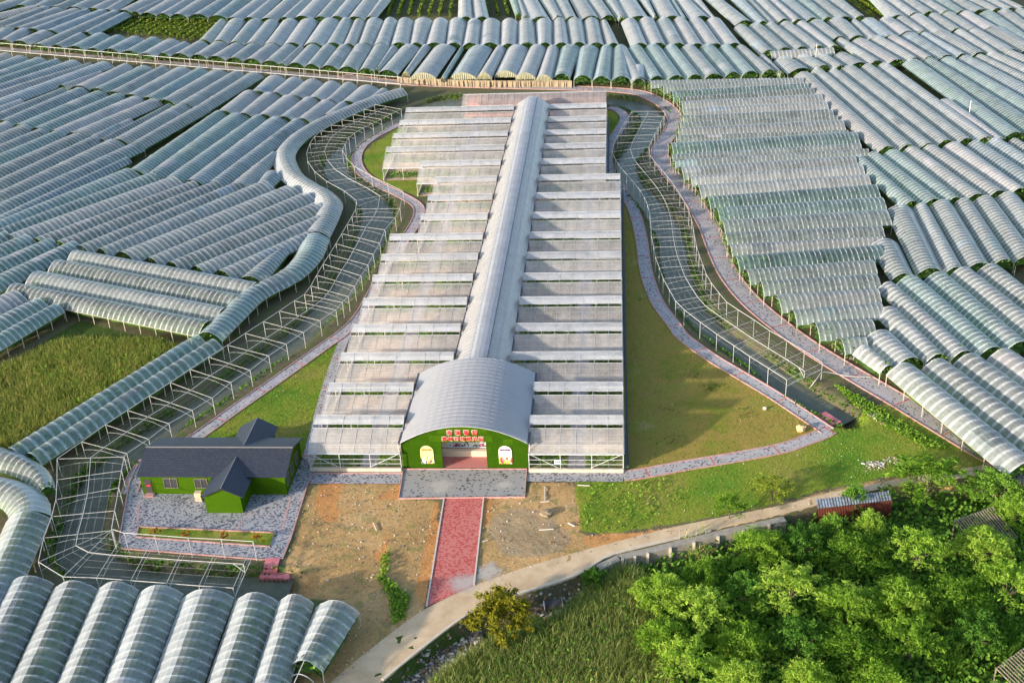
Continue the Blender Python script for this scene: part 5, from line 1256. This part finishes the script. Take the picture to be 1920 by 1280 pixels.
# undergrowth under the thicket
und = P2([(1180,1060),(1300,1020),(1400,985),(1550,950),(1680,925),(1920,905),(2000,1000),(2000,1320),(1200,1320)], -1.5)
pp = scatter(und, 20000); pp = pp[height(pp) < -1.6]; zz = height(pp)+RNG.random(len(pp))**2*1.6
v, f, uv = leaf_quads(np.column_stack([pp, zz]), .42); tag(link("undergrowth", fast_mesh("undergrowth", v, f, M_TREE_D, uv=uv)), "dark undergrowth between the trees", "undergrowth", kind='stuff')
for (px, py, n, h) in ((1784,1236,420,2.2), (1885,1213,420,2.4), (1600,1180,240,1.8), (1310,1025,260,2.0), (1885,1180,260,2)):
    c = P(px, py, -.5)[:2]; pp = c+RNG.normal(0, .8, (n, 2)); v, f, uv = blades(pp, h*.6, h, .05, .40)
    tag(link("grass_clump", fast_mesh("grass_clump", v, f, M_REED if py == 1025 else M_WEED, uv=uv)), {1236: "arching grass clump at the bottom right", 1213: "arching grass clump near the right edge", 1180: "grass tuft in the hollow", 1025: "dry straw-coloured tuft below the retaining wall"}.get(py if px != 1885 or py != 1180 else 0, "grass tuft above the bottom right slats"), "grass", kind='stuff')
# weeds on the canal banks
wp = []
for C in (LC, RC):
    n = normals2(C)
    for i in range(len(C)):
        for s in (-1, 1):
            k = 60; off = C[i, 2]+RNG.uniform(-.25, 1.9, k); wp.append(C[i, :2]+n[i]*s*off[:, None]+RNG.normal(0, .7, (k, 2)))
wp = np.vstack(wp); nb = np.sin(wp[:, 0]*.55)+np.sin(wp[:, 1]*.43+1.3)+RNG.normal(0, .6, len(wp)); hh = height(wp); wp = wp[(nb > -.15) & (hh < -.02) & (hh > -.85)]
v, f, uv = leaf_quads(np.column_stack([wp, height(wp)+.05+RNG.random(len(wp))*.45]), .34); tag(link("bank_weeds", fast_mesh("bank_weeds", v, f, M_WEED, uv=uv)), "green weeds along the canal banks", "weeds", kind='stuff')
strip = [P2([(1560,718),(1640,760),(1700,800),(1775,842),(1740,842),(1660,800),(1600,760)]), P2([(1085,960),(1105,912),(1250,895),(1300,930),(1190,990),(1100,1000)]), P2([(705,1080),(735,1090),(770,1120),(760,1160),(735,1170),(728,1120)]), P2([(716,1040),(732,1030),(728,1085),(712,1080)])]
wp = np.vstack([scatter(q, n) for q, n in zip(strip, (2600, 500, 900, 200))])
v, f, uv = leaf_quads(np.column_stack([wp, height(wp)+RNG.random(len(wp))**2*.5]), .26); tag(link("rank_weeds", fast_mesh("rank_weeds", v, f, M_WEED, uv=uv)), "rank green weeds beside the path and on the bare soil", "weeds", kind='stuff')
# short grass tufts so that the lawns are not bare sheets
gp_ = np.vstack([scatter(P2(q), n) for q, n in zip(ZONES['lawn'][:4]+ZONES['dry'], (7000, 2200, 800, 9000, 9000))])
v, f, uv = blades(gp_, .05, .16, .035, .5); tag(link("lawn_grass", fast_mesh("lawn_grass", v, f, M_GRASS, uv=uv)), "short grass blades on the lawns", "grass", kind='stuff')
# plots of uncovered rows between the far tunnels
M_CROP = leaf_mat("orchard_leaves", (.025, .06, .012), (.10, .17, .025), (.22, .28, .045), .3)
def rows(poly, d, gap, per, h, size, label):
    q = P2(poly); a = np.array(d, float); a = P2([(poly[0][0], poly[0][1]), (poly[0][0]+a[0], poly[0][1]+a[1])]); a = a[1]-a[0]; a /= np.linalg.norm(a); n = np.array([-a[1], a[0]])
    p = scatter(q, per); s = (p@n)/gap; p = p+n*((np.round(s)-s)*gap*.8)[:, None]
    v, f, uv = leaf_quads(np.column_stack([p, .2+RNG.random(len(p))*h]), size); tag(link("orchard_rows", fast_mesh("orchard_rows", v, f, M_CROP, uv=uv)), label, "crops", kind='stuff')
rows([(718,33),(735,-25),(872,-25),(862,33)], (-12, 30), 3.2, 5200, 1.7, .62, "orchard rows in the larger plot at the top")
rows([(915,32),(903,-30),(955,-30),(972,32)], (8, 40), 3.0, 2200, 1.6, .6, "orchard rows in the narrow plot at the top")
rows([(190,62),(245,34),(425,36),(385,80)], (60, -32), 2.6, 5200, 1.2, .55, "uncovered vine rows in the left plot")
rows([(1572,-12),(1625,-12),(1688,33),(1640,36)], (60, 42), 2.6, 2600, 1.2, .55, "uncovered vine rows in the right plot")
# vine leaves spilling out beside the outer path
sp_ = []
for (x, y) in [(1210+14*i, 162+6*i) for i in range(4)]+[(1277,250),(1300,330),(1325,372),(1348,415),(1365,452),(1382,488),(1412,530),(1440,552),(1480,578),(1512,605),(1545,628),(1572,646),(1612,668),(1660,690),(1700,712),(1742,742),(1790,780),(1830,815),(1865,845)]:
    c = P(x, y, 1.0); k = 70; sp_.append(np.column_stack([c[0]+RNG.normal(.3, .7, k), c[1]+RNG.normal(.3, .7, k), .3+RNG.random(k)*1.3]))
v, f, uv = leaf_quads(np.vstack(sp_), .32); tag(link("path_vines", fast_mesh("path_vines", v, f, M_WEED, uv=uv)), "vine leaves spilling out beside the outer path", "vines", kind='stuff')
# fence posts and rail between outer path and crosswise block
fence = empty("path_fence", (0, 0, 0)); pts = [P(x, y, 0) for x, y in [(1232,176),(1262,196),(1280,222),(1278,252),(1262,282),(1268,312),(1288,345),(1312,378),(1334,410),(1352,445),(1371,482),(1398,520),(1432,556),(1478,592),(1520,622),(1560,650),(1600,675)]]
fence.location = pts[8]; o = np.array(pts[8]); tag(fence, "low pale post-and-rail fence between the outer path and the crosswise block", "fence")
for p in pts: MB().bar(p-o, p-o+[0, 0, 1.5], .06, 5).build("post", M_POST, fence)
for a, b in zip(pts[:-1], pts[1:]): MB().bar(a-o+[0, 0, 1.4], b-o+[0, 0, 1.4], .04, 4).build("rail", M_POST, fence)

# ------------------------------------------------------------------ retaining wall, sheds, debris and small things
wl_ = P2([(1117,1057),(1157,1038),(1218,1024),(1280,1008.5),(1375,986),(1468,966)]); wl_[:, 1] -= .12
M_WALLC = mat("rendered_wall", (.36, .33, .28), .9, (.23, .21, .18), 1.2); c0 = wl_[2]
rw = empty("retaining_wall", (c0[0], c0[1], -1.9)); tag(rw, "grey rendered retaining wall with concrete posts below the road", "wall")
for a, b in zip(wl_[:-1], wl_[1:]):
    d = b-a; n = np.array([-d[1], d[0]])/np.linalg.norm(d)*.95
    q = [a-c0, b-c0, b-c0-n, a-c0-n]; MB().poly(q, -.1, 1.88).build("wall_panel", M_WALLC, rw)
for i, (px, py) in enumerate(((1117,1057),(1145,1044),(1167,1036),(1190,1031),(1214,1025),(1256,1015),(1300,1005),(1345,994),(1392,983),(1440,972))):
    p = P(px, py)[:2]-c0; MB().box(p[0]-.15, p[0]+.15, p[1]-1.28, p[1]-.98, -.1, 1.95).build("wall_post", M_POST, rw)
def corrugated(name, a, b, drop, depth, m, parent, k=30):
    """ridged sheet from edge a-b falling by drop along depth (a 2D vector)"""
    a = np.array(a, float); b = np.array(b, float); v = []; f = []
    for i in range(2*k+1):
        p = a+(b-a)*i/(2*k); z = .06*(i % 2)
        v += [(p[0], p[1], p[2]+z), (p[0]+depth[0], p[1]+depth[1], p[2]+z-drop)]
    for i in range(2*k): f.append((2*i, 2*i+1, 2*i+3, 2*i+2))
    return link(name, fast_mesh(name, v, f, m), parent)
M_RUST = mat("rusty_sheet", (.15, .035, .02), .85, (.07, .022, .016), 1.2); M_TIN = mat("pale_tin", (.26, .30, .35), .5, (.10, .10, .11), 1.6)
a, b = P(1532, 950, .9), P(1672, 934, .9); sh = empty("tin_shed", (*((a+b)/2)[:2], -1.9)); o = np.array(sh.location); tag(sh, "low shed with bluish tin roof and rusty red corrugated wall", "shed")
corrugated("roof", a-o+[0, 1.1, .25], b-o+[0, 1.1, .25], .2, (0, -1.5), M_TIN, sh, 26)
a2, b2 = a-o, b-o
v = []; f = []; k = 46
for i in range(2*k+1):
    p = a2+(b2-a2)*i/(2*k); yy = -.35+.06*(i % 2); v += [(p[0], p[1]+yy, .0), (p[0], p[1]+yy, p[2]-.05)]
for i in range(2*k): f.append((2*i, 2*i+2, 2*i+3, 2*i+1))
link("wall", fast_mesh("wall", v, f, M_RUST), sh)
M_SLAT = mat("weathered_slat", (.30, .26, .20), .9, (.16, .13, .10), 3.0)
def slat_roof(px0, py0, px1, py1, dpt, n, label, z=.9):
    a, b = P(px0, py0, z), P(px1, py1, z); r = empty("slat_roof", (*((a+b)/2)[:2], -1.9)); o = np.array(r.location); tag(r, label, "roof", "weathered slat roofs")
    ex = (b-a)/np.linalg.norm(b-a); nn_ = np.array([ex[1], -ex[0], 0])
    for i in range(n):
        p = a+(b-a)*i/(n-1)-o; q = p+nn_*dpt; q[2] -= dpt*.35; MB().bar(p, q, .07, 4).build("slat", M_SLAT, r)
    MB().bar(a-o-[0, 0, .1], b-o-[0, 0, .1], .08, 4).build("beam", M_SLAT, r)
    for p in (a, b): MB().bar((*(p-o)[:2], -.2), tuple(p-o-[0, 0, .1]), .08, 4).build("post", M_SLAT, r)
slat_roof(1790,975,1860,950,4.2,16, "weathered slat roof among the trees on the right")
slat_roof(1868,1252,1918,1215,2.6,12, "weathered slat roof at the bottom right corner", z=.2)
# rubble and litter
def rocks(pts, smin, smax, name, m, label, cat, flat=.7):
    n = len(pts); z = height(pts); s = RNG.uniform(smin, smax, n); base = np.array([(-1,-1,-1),(1,-1,-1),(1,1,-1),(-1,1,-1),(-1,-1,1),(1,-1,1),(1,1,1),(-1,1,1)], float)*.5
    v = base[None]*s[:, None, None]*RNG.uniform(.5, 1.4, (n, 1, 3))*np.array([1, 1, flat])+RNG.normal(0, .1, (n, 8, 3))*s[:, None, None]
    th = RNG.random(n)*6.28; c, si = np.cos(th), np.sin(th); x = v[:, :, 0]*c[:, None]-v[:, :, 1]*si[:, None]; y = v[:, :, 0]*si[:, None]+v[:, :, 1]*c[:, None]
    v = np.stack([x+pts[:, None, 0], y+pts[:, None, 1], v[:, :, 2]+z[:, None]+s[:, None]*.2], 2).reshape(-1, 3)
    fb = np.array([(0,3,2,1),(4,5,6,7),(0,1,5,4),(1,2,6,5),(2,3,7,6),(3,0,4,7)]); f = (fb[None]+np.arange(n)[:, None, None]*8).reshape(-1, 4)
    mi = np.repeat(RNG.integers(0, len(m), n), 6); return tag(link(name, fast_mesh(name, v, f, m, midx=mi)), label, cat, kind='stuff')
M_R = [mat("rubble_pale", (.62, .58, .52), .9), mat("rubble_grey", (.34, .33, .32), .9), mat("rubble_brown", (.30, .20, .12), .9), mat("rubble_dark", (.10, .10, .105), .8)]
d1, d2, d3 = [P2(ZONES['dirt'][i]) for i in (0, 1, 2)]
rocks(np.vstack([scatter(d1, 900), scatter(d2, 420), scatter(d3, 150)]), .03, .13, "rubble", [M_R[0], M_R[2], M_R[2], M_R[2]], "bits of broken brick and stone on the bare soil", "rubble")
bank = [P2(q, -1.5) for q in ([(700,1300),(790,1222),(870,1165),(905,1180),(900,1225),(840,1255),(790,1300)], [(985,1125),(1060,1095),(1120,1088),(1130,1130),(1085,1170),(1010,1150)], [(1125,1062),(1190,1045),(1200,1060),(1130,1085)])]
_rb = np.vstack([scatter(bank[0], 1900), scatter(bank[1], 1000)]); rocks(_rb[height(_rb) < -.5], .06, .32, "rubbish_heap", [M_R[0], M_R[1], M_R[3], M_R[3], M_R[3], M_R[2], M_R[2]], "heap of dumped rubble and litter below the road", "rubbish")
rocks(np.vstack([scatter(P2([(1590,740),(1650,775),(1700,810),(1640,790)]), 160), scatter(P2([(1615,868),(1680,855),(1690,875),(1620,885)]), 120), scatter(P2([(1480,585),(1600,665),(1640,690),(1590,672)]), 160)]), .06, .26, "rubble", [M_R[0], M_R[1], M_R[2]], "rubble beside the outer path", "rubble")
rocks(np.vstack([P2([(x, y) for x, y in zip(RNG.uniform(1180, 1520, 90), RNG.uniform(560, 800, 90))]), scatter(P2(ZONES['lawn'][3]), 140), scatter(P2(ZONES['lawn'][0]), 40)])[::2], .04, .12, "litter", [M_R[0]], "pale specks of litter on the lawns", "litter")
def boulder(px, py, s, m, label, seed, flat=.8, cat="boulder"):
    c = P(px, py, .2); g = np.random.default_rng(seed); r = empty("boulder", (c[0], c[1], 0)); tag(r, label, cat)
    v = []; f = []; nr, ns = 5, 9
    for i in range(nr):
        ph = pi*(i+.5)/nr
        for j in range(ns):
            t = 2*pi*j/ns; k = s*(1+g.normal(0, .13)); v.append((k*sin(ph)*cos(t), k*sin(ph)*sin(t)*.8, s*flat*.75+k*flat*cos(ph)))
    for i in range(nr-1):
        for j in range(ns): f.append((i*ns+j, (i+1)*ns+j, (i+1)*ns+(j+1) % ns, i*ns+(j+1) % ns))
    f += [tuple(range(ns)), tuple(range((nr-1)*ns, nr*ns))[::-1]]
    link("stone", fast_mesh("stone", v, f, m), r)
boulder(1502, 806, .66, mat("yellow_stone", (.66, .46, .24), .85, (.52, .36, .20), 2.5), "yellow boulder at the corner of the dry lawn", 5)
boulder(1434, 765, .28, M_R[0], "small white stone on the dry lawn", 6)
boulder(1025, 962, .95, mat("mud_heap", (.36, .27, .17), .95, (.22, .16, .10), 3), "small heap of soil on the bare ground right of the red path", 7, .35, "soil heap")
c = P(1037, 1132, -1.2); r = empty("black_drum", (c[0], c[1], hz(c[0], c[1]))); tag(r, "dark tarpaulin-covered drum in the rubbish below the road", "drum")
MB().bar((-.9, -.2, .55), (.9, .3, .6), .6, 14).build("drum", mat("black_tarp", (.035, .035, .04), .5), r); MB().bar((-.95, -.21, .55), (-.9, -.2, .55), .64, 14).bar((.9, .3, .6), (.95, .31, .6), .64, 14).build("rim", M_R[1], r)
# red platforms and steps at the water
M_PINK = mat("pink_paving", (.62, .22, .24), .8, (.52, .14, .17), 2.0)
q = P2([(1531,776),(1548,770),(1578,789),(1560,796)]); pf = empty("pink_platform", (*q.mean(0), -.5)); tag(pf, "small pink paved platform at the end of the right canal", "platform")
MB().poly(q-q.mean(0), 0, .42).build("slab", M_PINK, pf)
q = P2([(489,1071),(545,1070),(542,1083),(486,1081)], -.3); pf = empty("red_landing", (*q.mean(0), -.9)); tag(pf, "red brick landing with steps down to the left canal", "landing")
MB().poly(q-q.mean(0), 0, .55).build("landing", M_PINK, pf)
for i in range(5):
    c = P(512-i*1.5, 1049+i*4.6, 0)[:2]-q.mean(0); z = hz(c[0]+q.mean(0)[0], c[1]+q.mean(0)[1])+.9+.14; MB().box(c[0]-.8, c[0]+.8, c[1]-.2, c[1]+.2, min(0, z-.3), z).build("step", M_PINK, pf)
for i in range(7): MB().bar((-1.5+i*.5, -.75, -.3), (-1.5+i*.5, -.75, .5), .09, 5).build("pile", M_BARK, pf)
# beige skirt below the tunnels with end sheets
sk = [P(x, y, 1.7) for x, y in ((745,143),(790,146.5),(840,149),(890,150.5),(940,151),(990,151),(1030,150),(1072,151))]; r = empty("plastic_skirt", (*sk[3][:2], 0)); o = np.array(r.location); tag(r, "crumpled beige plastic skirt hanging below the far tunnels", "sheet")
v = []; f = []; pp = resample(np.array(sk), 160)
for i, p in enumerate(pp):
    w = .07*sin(i*.83+2*sin(i*.21))+.10*RNG.normal()
    for z, k in ((1.75, .2), (1.1, 1), (.5, 1.3), (.05, 1.1)): v.append((p[0]-o[0]+RNG.normal(0, .04), p[1]-o[1]-.4-w*k, z))
f = [(4*i+k, 4*i+k+1, 4*i+k+5, 4*i+k+4) for i in range(159) for k in range(3)]
link("sheet", fast_mesh("sheet", v, f, M_SKIRT), r)
for i in range(0, 160, 14): MB().bar((pp[i][0]-o[0], pp[i][1]-o[1]-.15, 0), (pp[i][0]-o[0], pp[i][1]-o[1]-.15, 1.8), .06, 4).build("post", M_POST, r)
# sign board on the right wing
b = P(1046, 858, 1.6); r = empty("sign_board", (b[0], GUT[0]-.12, 0)); tag(r, "small pale blue sign board on the right wing's front rail", "sign")
MB().box(-.42, .42, -.03, 0, 1.2, 1.85).build("board", mat("pale_blue_board", (.62, .68, .78), .5), r)
for i in range(3): MB().box(-.3+.22*i, -.14+.22*i, -.036, -.031, 1.45, 1.68).build("mark", M_PURPLE, r)
# poles standing above the far tunnels
for (px, py, h, lab) in ((1530, 95, 6.0, "thin pale pole above the crosswise strip"), (1818, 200, 5.5, "white pole standing between the long right tunnels")):
    c = P(px, py+10, 3.0); r = empty("pole", (c[0], c[1], 0)); tag(r, lab, "pole"); MB().bar((0, 0, 0), (0, 0, h), .11, 6).build("shaft", M_WHITE, r)
# bent hose and planks
h = empty("white_hose", P(1560, 700).tolist()); tag(h, "white hose arching from the pergola end onto the outer path", "hose"); o = np.array(h.location)
pts = [P(x, y, z)-o for x, y, z in ((1518,727,-.6),(1530,712,.6),(1541,698,1.3),(1560,699,.9),(1590,705,.35),(1632,706,.2))]
MB().path([tuple(x) for x in smooth_poly(np.array(pts), 4)], .06, 5).build("hose", M_WHITE, h)
pk = empty("plank_scrap", P(1020, 955).tolist()); tag(pk, "pale planks scattered on the soil right of the red path", "planks"); o = np.array(pk.location)
for (x0, y0, x1, y1) in ((1013,941,1030,939),(1021,912,1021,937),(1083,909,1106,910),(1010,993,1038,991),(700,980,706,994),(1065,980,1078,986),(905,1015,915,1012)):
    MB().bar(P(x0, y0, .1)-o, P(x1, y1, .1)-o, .07, 4).build("plank", M_R[0], pk)
# person on the far path
def person(px, py):
    c = P(px, py, 0); r = empty("person", (c[0], c[1], .03)); r.rotation_euler = (0, 0, pi); tag(r, "person in dark olive clothes standing on the far path", "person")
    J = {'pel': (0,0,.92), 'sp': (0,0,1.18), 'ch': (0,0,1.38), 'nk': (0,0,1.50), 'hd': (0,.01,1.66), 'top': (0,0,1.74), 'hl': (.10,0,.88), 'kl': (.11,.03,.48), 'al': (.11,0,.08), 'tl': (.12,.16,.04), 'hr': (-.10,0,.88), 'kr': (-.12,.02,.48), 'ar': (-.13,0,.08), 'tr': (-.14,.16,.04),
         'sl': (.19,0,1.40), 'el': (.25,-.02,1.12), 'wl': (.22,.12,.90), 'fl': (.21,.16,.80), 'sr': (-.19,0,1.40), 'er': (-.26,-.02,1.12), 'wr': (-.20,.16,1.0), 'fr': (-.14,.24,1.02)}
    Rr = {'pel': .15, 'sp': .13, 'ch': .15, 'nk': .06, 'hd': .105, 'top': .07, 'hl': .10, 'kl': .065, 'al': .045, 'tl': .04, 'hr': .10, 'kr': .065, 'ar': .045, 'tr': .04, 'sl': .065, 'el': .045, 'wl': .033, 'fl': .03, 'sr': .065, 'er': .045, 'wr': .033, 'fr': .03}
    E = [('pel','sp'),('sp','ch'),('ch','nk'),('nk','hd'),('hd','top'),('pel','hl'),('hl','kl'),('kl','al'),('al','tl'),('pel','hr'),('hr','kr'),('kr','ar'),('ar','tr'),('ch','sl'),('sl','el'),('el','wl'),('wl','fl'),('ch','sr'),('sr','er'),('er','wr'),('wr','fr')]
    ks = list(J); me = bpy.data.meshes.new("body"); me.from_pydata([J[k] for k in ks], [(ks.index(a), ks.index(b)) for a, b in E], [])
    ob = bpy.data.objects.new("body", me); COL.objects.link(ob); md = ob.modifiers.new("skin", 'SKIN')
    for i, k in enumerate(ks): me.skin_vertices[0].data[i].radius = (Rr[k], Rr[k])
    me.skin_vertices[0].data[0].use_root = True; ob.modifiers.new("sub", 'SUBSURF').levels = 1
    m2 = bpy.data.meshes.new_from_object(ob.evaluated_get(bpy.context.evaluated_depsgraph_get())); bpy.data.objects.remove(ob); m2.name = "body"
    for m in (mat("olive_clothes", (.09, .07, .04), .9), mat("skin", (.45, .28, .20), .6), mat("dark_hair", (.02, .018, .016), .6), mat("dark_trousers", (.04, .04, .05), .9)): m2.materials.append(m)
    for p in m2.polygons:
        z = p.center.z; p.use_smooth = True
        p.material_index = 2 if (z > 1.69 or (z > 1.6 and p.center.y < -.02)) else 1 if z > 1.52 or (z < 1.06 and abs(p.center.x) > .12 and z > .76 and p.center.y > .08) else 3 if z < .95 else 0
    link("body", m2, r)
person(787, 162)
